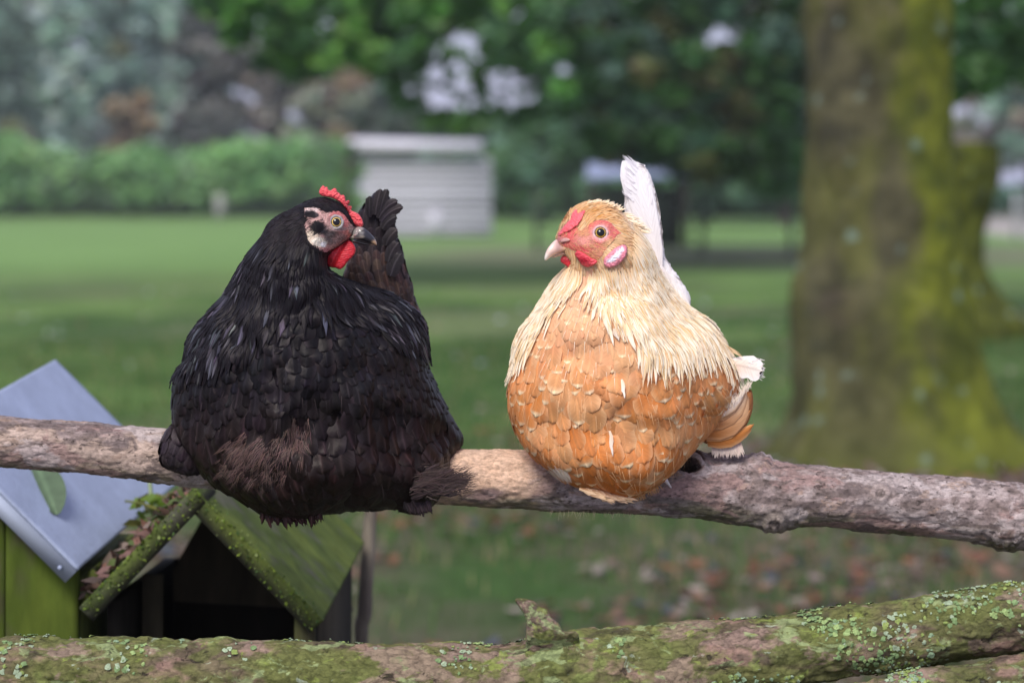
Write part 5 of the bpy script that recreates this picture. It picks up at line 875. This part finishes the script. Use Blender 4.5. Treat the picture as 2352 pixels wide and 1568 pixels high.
    def kindof(x, y, n):
        if n[1] < .35 and insk(x, y) and not tuft(x, y): return 'skin'
        if y < yh and x < C4([(1500, 0)])[0][0]: return 'head'
        if hkR(x, y) or hkL(x, y) or (n[1] > .1 and y < 800): return 'hackle'
        return 'body'
    elp = pin(smooth_poly(C4([(1090, 1160), (1120, 1120), (1180, 1065), (1240, 1010), (1300, 960), (1370, 928), (1412, 945), (1418, 1010), (1395, 1080), (1350, 1140), (1290, 1195), (1210, 1235), (1150, 1243), (1105, 1215)]), 2)); wpn = pin(w1)
    def rad(x, y, n):
        bk = 1.5 if n[1] > .25 else 1.; k = kindof(x, y, n)
        if elp(x, y) or wpn(x, y): return None
        if k == 'skin': return None
        if k == 'head': return 3.2 * bk
        if k == 'hackle': return (4.8 if y < 690 else 6.4) * bk
        return (12 if y < 740 else 19 if y < 840 else 25) * bk
    fm = FM(); fh = FM(); cream = (.93, .68, .38); ecx, ecy = E
    for p, n, x, y in scatter(V, Fa, rad, 130000, u):
        k = kindof(x + random.gauss(0, 9) * (y > 660), y + random.gauss(0, 14) * (y > 660), n); v = fl.at(x, y) + np.array([random.uniform(-.12, .12) + (vn(np.array([[x, y, 0.]]), .014, 43)[0] - .5) * .8 * (y > 640), random.uniform(-.05, .05)])
        if k == 'head':
            X4, Y4 = (x * K - 1330) / .165816, (y * K - 460) / .165816; wh = sst(1150, 1400, X4 + (400 - Y4) * .8) * (1 - sst(900, 1100, Y4)); org = math.exp(-((Y4 - 470) / 160) ** 2 - ((X4 - 900) / 300) ** 2)
            c0 = mixc((.74, .50, .28), (.86, .80, .70), np.array(wh)); c0 = mixc(c0, (.62, .27, .06), np.array(min(1, org * random.random() * 1.1))); c0 = mixc(c0, (.62, .30, .10), np.array(.5 * (random.random() < .35)))
            if tuft(x, y): c0 = np.array((.62, .38, .20))
            near = insk(x + v[0] * 13, y + v[1] * 13) and not tuft(x, y); L = 9 if near else 17 + 9 * random.random(); L = 6 if elp(x + v[0] * 12, y + v[1] * 12) else L
            feather(fh, p, flow_dir(n, v), n, L * u, 4.6 * u, 'lance', vary(c0, .2), vary(c0, .15), bvh=bv, off=.5 * u, lift=.12 + .1 * random.random(), rach=0, cup=.1); continue
        if k == 'hackle':
            up = 1 - sst(600, 760, y); L = (78 - 30 * up) * (.85 + .3 * random.random()); W = (11 - 3.6 * up) * (.8 + .4 * random.random()); r_ = random.random()
            c0 = vary(mixc(cream, (.80, .50, .24), np.array(.62 * up + .35 * (r_ < .25))), .10); c1 = vary((.95, .86, .70), .05) if r_ > .3 else vary((.82, .60, .34), .1); md = vary((.72, .40, .13), .25) if random.random() < .6 else None
            if 1255 < x < 1330 and y > 640 and False: continue
            feather(fm, p, flow_dir(n, v), n, L * u, W * u, 'lance', c0, c1, bvh=bv, off=4 * u, lift=.09 + .04 * random.random(), rach=.5, cup=.10, edge=vary((.88, .77, .57), .08), fray=.25, mid=md)
        else:
            up = 1 - sst(650, 880, y); bn0 = vn(np.array([[x, y, 0.]]), .015, 52)[0]; W = (47 - 21 * up) * (.82 + .36 * random.random()) * (.82 + .4 * bn0); L = (80 - 34 * up) * (.88 + .25 * random.random()); lo = sst(900, 1100, y)
            bn_ = vn(np.array([[x, y, 0.]]), .018, 51)[0]; base = mixc((.64, .20, .04), (.52, .145, .022), np.array(lo * .8)); base = mixc(base, (.74, .40, .19), np.array(sst(.45, .85, bn_) * .6)); base = mixc(base, (.84, .52, .33), np.array(up * .85)); ex = min(1, abs(x - 1400) / 240.) ; r_ = random.random()
            tp = None
            if r_ < (.20 + .42 * ex): tp = vary((.97, .72, .44), .08)
            c0 = vary(base, .16); c1 = vary(mixc(base, (.66, .34, .15), np.array(.35 * (1 - lo))), .12); feather(fm, p, flow_dir(n, v), n, L * u, W * u, 'round', c0, c1, tp, .86 + .07 * random.random(), bvh=bv, off=1 * u, lift=.04 + .035 * random.random() ** 2, rach=.4 + .9 * random.random(), cup=.07, edge=vary(mixc(base, (.90, .58, .32), np.array(.6)), .1), fray=.07)
    fm.build('plumage', fm_g, root)
    for a, b, L, W in [(545, 660, 34, 9), (530, 740, 30, 9), (562, 960, 44, 11), (515, 1170, 58, 9)]:
        q = C3([(a, b)])[0]; l, nn = cast(bv, q[0], q[1]); feather(fh, l + nn * 8 * u, flow_dir(nn, (random.uniform(.1, .5) if b < 1100 else .12, 1)), nn, L * u, W * u, 'lance', (.85, .68, .5), (.88, .80, .7), lift=.16, fray=.45, rach=.5)
    for k in range(900):   # fine hairs over the cheek and round the eye
        q = C4([(random.uniform(420, 1330), random.uniform(600, 1150))])[0]
        if not insk(*q) or math.hypot(q[0] - ecx, q[1] - ecy) < 19: continue
        X4, Y4 = (q[0] * K - 1330) / .165816, (q[1] * K - 460) / .165816
        if Y4 < 900 and random.random() < .6 and not (600 < X4 < 850 and Y4 < 800): continue
        l, nn = cast(bv, q[0], q[1])
        if l is None: continue
        hair(fh, l + nn * 4.2 * u, flow_dir(nn, (.8, .45 if Y4 > 850 else -.5)), nn, 8 * u, 1.0 * u, vary((.66, .38, .18), .3), bend=.1)
    # tail: long white quills and soft saddle, standing behind the head
    tl = smooth_poly(C3([(585, 60), (605, 42), (648, 58), (676, 92), (696, 150), (712, 210), (726, 300), (738, 400), (746, 452), (798, 525), (846, 605), (850, 650), (790, 680), (700, 560), (640, 420), (596, 310), (582, 240), (580, 150)]), 3)
    px, py, off, TF = inflate(tl, 4, .9, 1.1, lambda x, y: -120 - .25 * (650 - y) * (y < 650) * 0, 0, cap=16); TV = cx.W(px, py, off); tail = mesh_obj('tail', TV, TF, m_body, root, np.ones((len(px), 3)) * (.80, .74, .72)); tb = bvh_of(TV, TF); ft_ = FM()
    for p, n, x, y in scatter(TV, TF, lambda x, y, n: 12, 9000, u):
        dr = (-.28, -1) if y > 640 else (-.1, -1); feather(ft_, p, flow_dir(n, dr), n, 52 * u, 22 * u, 'lance', (.82, .76, .72), (.86, .82, .82), bvh=tb, off=.5 * u, lift=.05, rach=.3, fray=.3, edge=(.88, .84, .84))
    for a, b, dx, L, W, o_ in [(700, 440, -.27, 232, 44, -95), (712, 470, -.20, 225, 40, -99), (690, 400, -.30, 212, 46, -104), (722, 500, -.16, 215, 34, -92), (676, 380, -.30, 190, 40, -108), (705, 455, -.245, 228, 42, -93), (708, 460, -.225, 226, 42, -97), (716, 480, -.185, 222, 38, -94), (719, 488, -.17, 220, 38, -96), (698, 430, -.285, 222, 42, -101)]:
        q = C3([(a, b)])[0]; feather(ft_, cx.W(q[0], q[1], float(o_)), (dx, 0, 1), (0, -1, 0), L * u, W * u, 'quill', (.84, .78, .76), (.86, .83, .84), cup=.05, rach=.2, lift=.0, fray=.05, bend=.10, bendv=(-.6, 0, 0))
    for k in range(120):
        t = random.random(); q = C3([(600 + 25 * random.random() + (1 - t) * 5, 45 + 170 * t)])[0]; hair(ft_, cx.W(q[0], q[1], -98. + random.gauss(0, 4)), (-.75, 0, .75), (0, -1, 0), (24 + 8 * random.random()) * u, 2.6 * u, (.84, .81, .83), bend=.3, bendv=(-.5, 0, 0))
    for k in range(90):
        t = .25 + .75 * random.random(); q = C3([(648 + 78 * t, 60 + 300 * t)])[0]; hair(ft_, cx.W(q[0], q[1], -100. + random.gauss(0, 4)), (.12, 0, 1), (0, -1, 0), 17 * u, 2.4 * u, (.84, .80, .80), bend=.2)
    for k in range(130):
        q = C3([(745 + 150 * random.random(), 0)])[0][0]; X3 = (q * K - 1220) / .592949; Y3 = np.interp(X3, [740, 800, 850, 895], [470, 545, 620, 700]); q = C3([(X3 - 6, Y3 + 6)])[0]
        feather(ft_, cx.W(q[0] - 9, q[1] - 3, -100. + random.gauss(0, 25)), (random.uniform(.35, .6), 0, -1), (0, -1, 0), 34 * u, 14 * u, 'lance', vary((.84, .78, .74), .05), fray=.15, lift=0)
    ft_.build('tail_feathers', fm_g, tail)
    # folded wing at the right, behind the breast
    wl_ = smooth_poly(C3([(900, 1210), (950, 1160), (1000, 1110), (1045, 1060), (1085, 1010), (1110, 1000), (1118, 1060), (1105, 1120), (1075, 1175), (1035, 1215), (985, 1232), (930, 1232)]), 3)
    px, py, off, WF = inflate(wl_, 4, .9, .9, lambda x, y: -40 + 0 * x); WV = cx.W(px, py, off); wing = mesh_obj('wing', WV, WF, m_body, root, np.ones((len(px), 3)) * (.40, .16, .06)); fw = FM()
    for a, b, dx, dz, L, W, c0, c1, bd, o_ in [(925, 1222, 1, .10, 118, 46, (.40, .135, .025), (.46, .17, .04), .9, -14), (918, 1200, 1, .22, 124, 40, (.44, .15, .03), (.54, .23, .08), 1.1, -8), (905, 1190, 1, .10, 152, 42, (.46, .16, .035), (.66, .40, .22), 2.3, -3), (920, 1160, 1, .24, 138, 34, (.50, .19, .055), (.74, .50, .32), 2.0, 2), (940, 1130, 1, .40, 120, 26, (.55, .24, .09), (.84, .70, .55), 1.6, 6), (965, 1120, 1, .55, 104, 18, (.74, .52, .36), (.86, .78, .70), 1.4, 10)]:
        q = C3([(a, b)])[0]; feather(fw, cx.W(q[0], q[1], float(o_)), (dx, .05, dz), (0, -1, 0), L * u, W * u, 'lance', vary(c0, .1), vary(c1, .05), cup=.10, rach=.5, bend=bd, bendv=(-.35, 0, 1), fray=.10, edge=vary((.62, .34, .16), .15), lift=.01)
    for k in range(150):
        t = random.random(); q = C3([(np.interp(t, [0, 1], [985, 1108]) + random.gauss(0, 5), np.interp(t, [0, 1], [1105, 985]) + random.gauss(0, 7))])[0]; hair(fw, cx.W(q[0], q[1], 10. + random.gauss(0, 4)), (random.uniform(-.5, .5), 0, 1), (0, -1, 0), (12 + 9 * random.random()) * u, 1.7 * u, vary((.86, .74, .62), .1), bend=.2)
    for k in range(170):
        q = C3([(random.uniform(950, 1065), 1225 + random.gauss(0, 6))])[0]; feather(fw, cx.W(q[0], q[1], -30.), (random.uniform(-.3, .45), 0, -1), (0, -1, 0), random.uniform(20, 34) * u, 4.5 * u, 'lance', vary((.50, .36, .29), .15), vary((.66, .54, .47), .12), fray=.35)
    for a, b, dx, dy, L, W, c in [(990, 820, .3, 1, 60, 14, (.86, .78, .68)), (1000, 860, .25, 1, 62, 14, (.88, .80, .70)), (1012, 900, .1, 1, 58, 12, (.86, .76, .64)), (975, 850, .4, 1, 56, 12, (.84, .66, .44)), (1022, 990, 0, 1, 46, 12, (.84, .70, .54)), (945, 1000, .8, .5, 66, 30, (.60, .27, .09)), (905, 1000, .7, .6, 66, 34, (.58, .25, .08)), (880, 1050, .8, .4, 66, 34, (.54, .21, .06)), (900, 1095, .9, .2, 66, 32, (.50, .185, .045)), (960, 1060, .9, .2, 56, 24, (.62, .30, .12)), (1030, 1010, -.1, 1, 44, 12, (.84, .70, .56))]:
        q = C3([(a, b)])[0]; l, nn = cast(bv, q[0], q[1])
        if l is not None: feather(fw, l + nn * 6 * u, flow_dir(nn, (dx, dy)), nn, L * u, W * u, 'round' if W > 16 else 'lance', c, vary(c, .05), bvh=bv, off=3 * u, lift=.05, rach=.6, fray=.12, edge=mixc(c, (.86, .66, .44), np.array(.5)), cup=.08)
    q = C3([(1028, 893)])[0]; feather(fw, cx.W(q[0], q[1], -5.), (1, -.15, -.20), (0, -1, .1), 72 * u, 54 * u, 'round', (.80, .62, .50), (.86, .76, .68), cup=.04, rach=-1.2, fray=.16, edge=(.88, .84, .82), bend=.15, bendv=(0, 0, -1))
    for k in range(46): t = random.random(); q = C3([(1095 + 50 * t, 905 + random.uniform(-38, 45))])[0]; hair(fw, cx.W(q[0], q[1], 4.), (1, 0, random.gauss(-.3, .3)), (0, -1, 0), 15 * u, 3.4 * u, (.86, .80, .76), bend=.2)
    for k in range(5): q = C3([(1005 + 5 * k, 815 + 6 * k)])[0]; hair(fw, cx.W(q[0], q[1], 4.), (1, 0, -.55), (0, -1, 0), 34 * u, 3 * u, (.74, .52, .3), bend=.1)
    fw.build('feathers', fm_g, wing)
    # loose belly feathers, pale tuft, hidden fluff behind the perch
    for k in range(240):
        q = C3([(random.uniform(245, 330), 1345 + random.gauss(0, 10))])[0]; l, nn = cast(bv, q[0], q[1])
        if l is not None: hair(fh, l + nn * 5 * u, flow_dir(nn, (.3, 1)), nn, 26 * u, 2.2 * u, vary((.85, .74, .62), .08), bend=.3)
    for k in range(34):
        t = k / 34; q = C3([(385 + 150 * t, 1418 + 26 * t + random.gauss(0, 4))])[0]; feather(fh, cx.W(q[0], q[1], 92 - 16 * t), (1, -.08, -.40 + random.gauss(0, .10)), (0, -1, .3), (34 + 28 * random.random()) * u, 12 * u, 'lance', vary((.46, .20, .08) if k % 3 else (.72, .50, .3), .15), vary((.74, .52, .32), .12), fray=.4, lift=.05)
    for k in range(170):
        q = C3([(random.uniform(250, 640), 1412 + random.gauss(0, 8))])[0]; hair(fh, cx.W(q[0], q[1], -72.), (random.gauss(-.1, .4), 0, -1), (0, -1, 0), (46 + 30 * random.random()) * u, 2.2 * u, vary((.55, .42, .3), .2), bend=.4, bendv=(random.gauss(0, .6), 0, 0))
    for k in range(60):
        q = C3([(random.uniform(610, 720), 1432 - 0.0 * k)])[0]; q[1] = C3([(0, np.interp((q[0] * K - 1220) / .592949, [600, 720], [1455, 1400]))])[0][1]; hair(fh, cx.W(q[0], q[1], 44.), (random.gauss(.2, .4), 0, -1), (0, -1, 0), 18 * u, 2.0 * u, vary((.5, .26, .1), .2), bend=.3)
    for p, n, x, y in scatter(V, Fa, lambda x, y, n: 15 if n[1] < .6 else None, 9000, u):
        if kindof(x, y, n) in ('hackle', 'body') and random.random() < .6: d = flow_dir(n, fl.at(x, y)); hair(fh, p, d * .8 + Vector(n) * .4, n, (26 + 22 * random.random()) * u, 1.3 * u, vary((.86, .76, .6) if y < 860 else (.74, .46, .24), .12), bend=.6, bendv=d)
    for k in range(90):
        t = random.random(); q = C4([(np.interp(t, [0, .3, .6, 1], [800, 960, 1120, 1340]), np.interp(t, [0, .3, .6, 1], [285, 262, 285, 395]) + 14)])[0]; feather(fh, cx.W(q[0], q[1], 66. + random.gauss(0, 14)), (.75, random.gauss(0, .3), random.uniform(.05, .75)), (0, -1, .3), (9 + 8 * random.random()) * u, 3.6 * u, 'lance', vary((.78, .56, .32), .15), vary((.86, .74, .56), .1), fray=.4)
    for k in range(60):
        t = random.random(); q = C4([(600 - 135 * t, 410 + 200 * t)])[0]; hair(fh, cx.W(q[0], q[1], 70. + random.gauss(0, 6)), (-.15, 0, 1), (0, -1, 0), 11 * u, 2.0 * u, vary((.30, .12, .05) if t > .3 else (.72, .45, .22), .3), bend=.4, bendv=(.6, 0, 0))
    for k in range(110):
        q = C4([(1340 + random.uniform(0, 330), 0)])[0]; X4 = (q[0] * K - 1330) / .165816; q = C4([(X4, np.interp(X4, [1340, 1500, 1670], [400, 500, 640]) + random.uniform(10, 110))])[0]; feather(fh, cx.W(q[0], q[1], 45. + random.gauss(0, 14)), (.9, random.gauss(0, .3), random.uniform(-.6, .2)), (0, -1, .3), (16 + 16 * random.random()) * u, 3 * u, 'lance', vary((.84, .66, .44), .15), vary((.90, .80, .64), .08), fray=.4)
    fh.build('down_feathers', fm_g, root)
    q0 = P(*C6([(1040, 1255)])[0], 2.575); q1 = P(*C6([(1062, 1292)])[0], 2.568); q2 = P(*C6([(1080, 1325)])[0], 2.567); q3 = P(*C6([(1108, 1362)])[0], 2.573)
    fo = bpy.data.objects.new('foot', None); sc.collection.objects.link(fo); fo.parent = root; fo.empty_display_size = .02
    for dx, nm in ((0, 'toe'), (-.026, 'toe'), (-.05, 'toe')):
        V2, F2 = tube(resample([q0 + (dx - .004, .012, .012), q0 + (dx, 0, 0), q1 + (dx, 0, 0)], 14), np.linspace(.0042, .0032, 14), 14, lambda V, th, D: .0004 * np.sin(V[..., 2] * 2600), ref=(0, 1, 0)); mesh_obj(nm, V2, F2, m_claw, fo, np.ones((len(V2), 3)) * (.50, .42, .40))
        V2, F2 = tube(resample([q1 + (dx, 0, 0), q2 + (dx, 0, 0), q3 + (dx, 0, 0)], 12), np.linspace(.0033, .0006, 12), 12, ref=(0, 1, 0)); mesh_obj('claw', V2, F2, m_claw, fo, np.ones((len(V2), 3)) * (.62, .56, .56))
    place_root(root, P(1420, 1120, 2.6))
golden_hen()

# ------------------------------------------------------------------ the damp air that pales the far trees
V, Fq = box((0, 80, 14), (150, 176, 31)); hz = mesh_obj('haze', V, Fq, None, None, smooth=False); tag(hz, kind='stuff'); m = bpy.data.materials.new('haze'); m.use_nodes = True; nt = m.node_tree
nt.nodes.remove(nt.nodes['Principled BSDF']); v = nt.nodes.new('ShaderNodeVolumePrincipled'); v.inputs['Color'].default_value = (.92, .96, 1, 1); v.inputs['Density'].default_value = .0008; v.inputs['Anisotropy'].default_value = .2
nt.links.new(v.outputs[0], nt.nodes['Material Output'].inputs['Volume']); hz.data.materials.append(m)
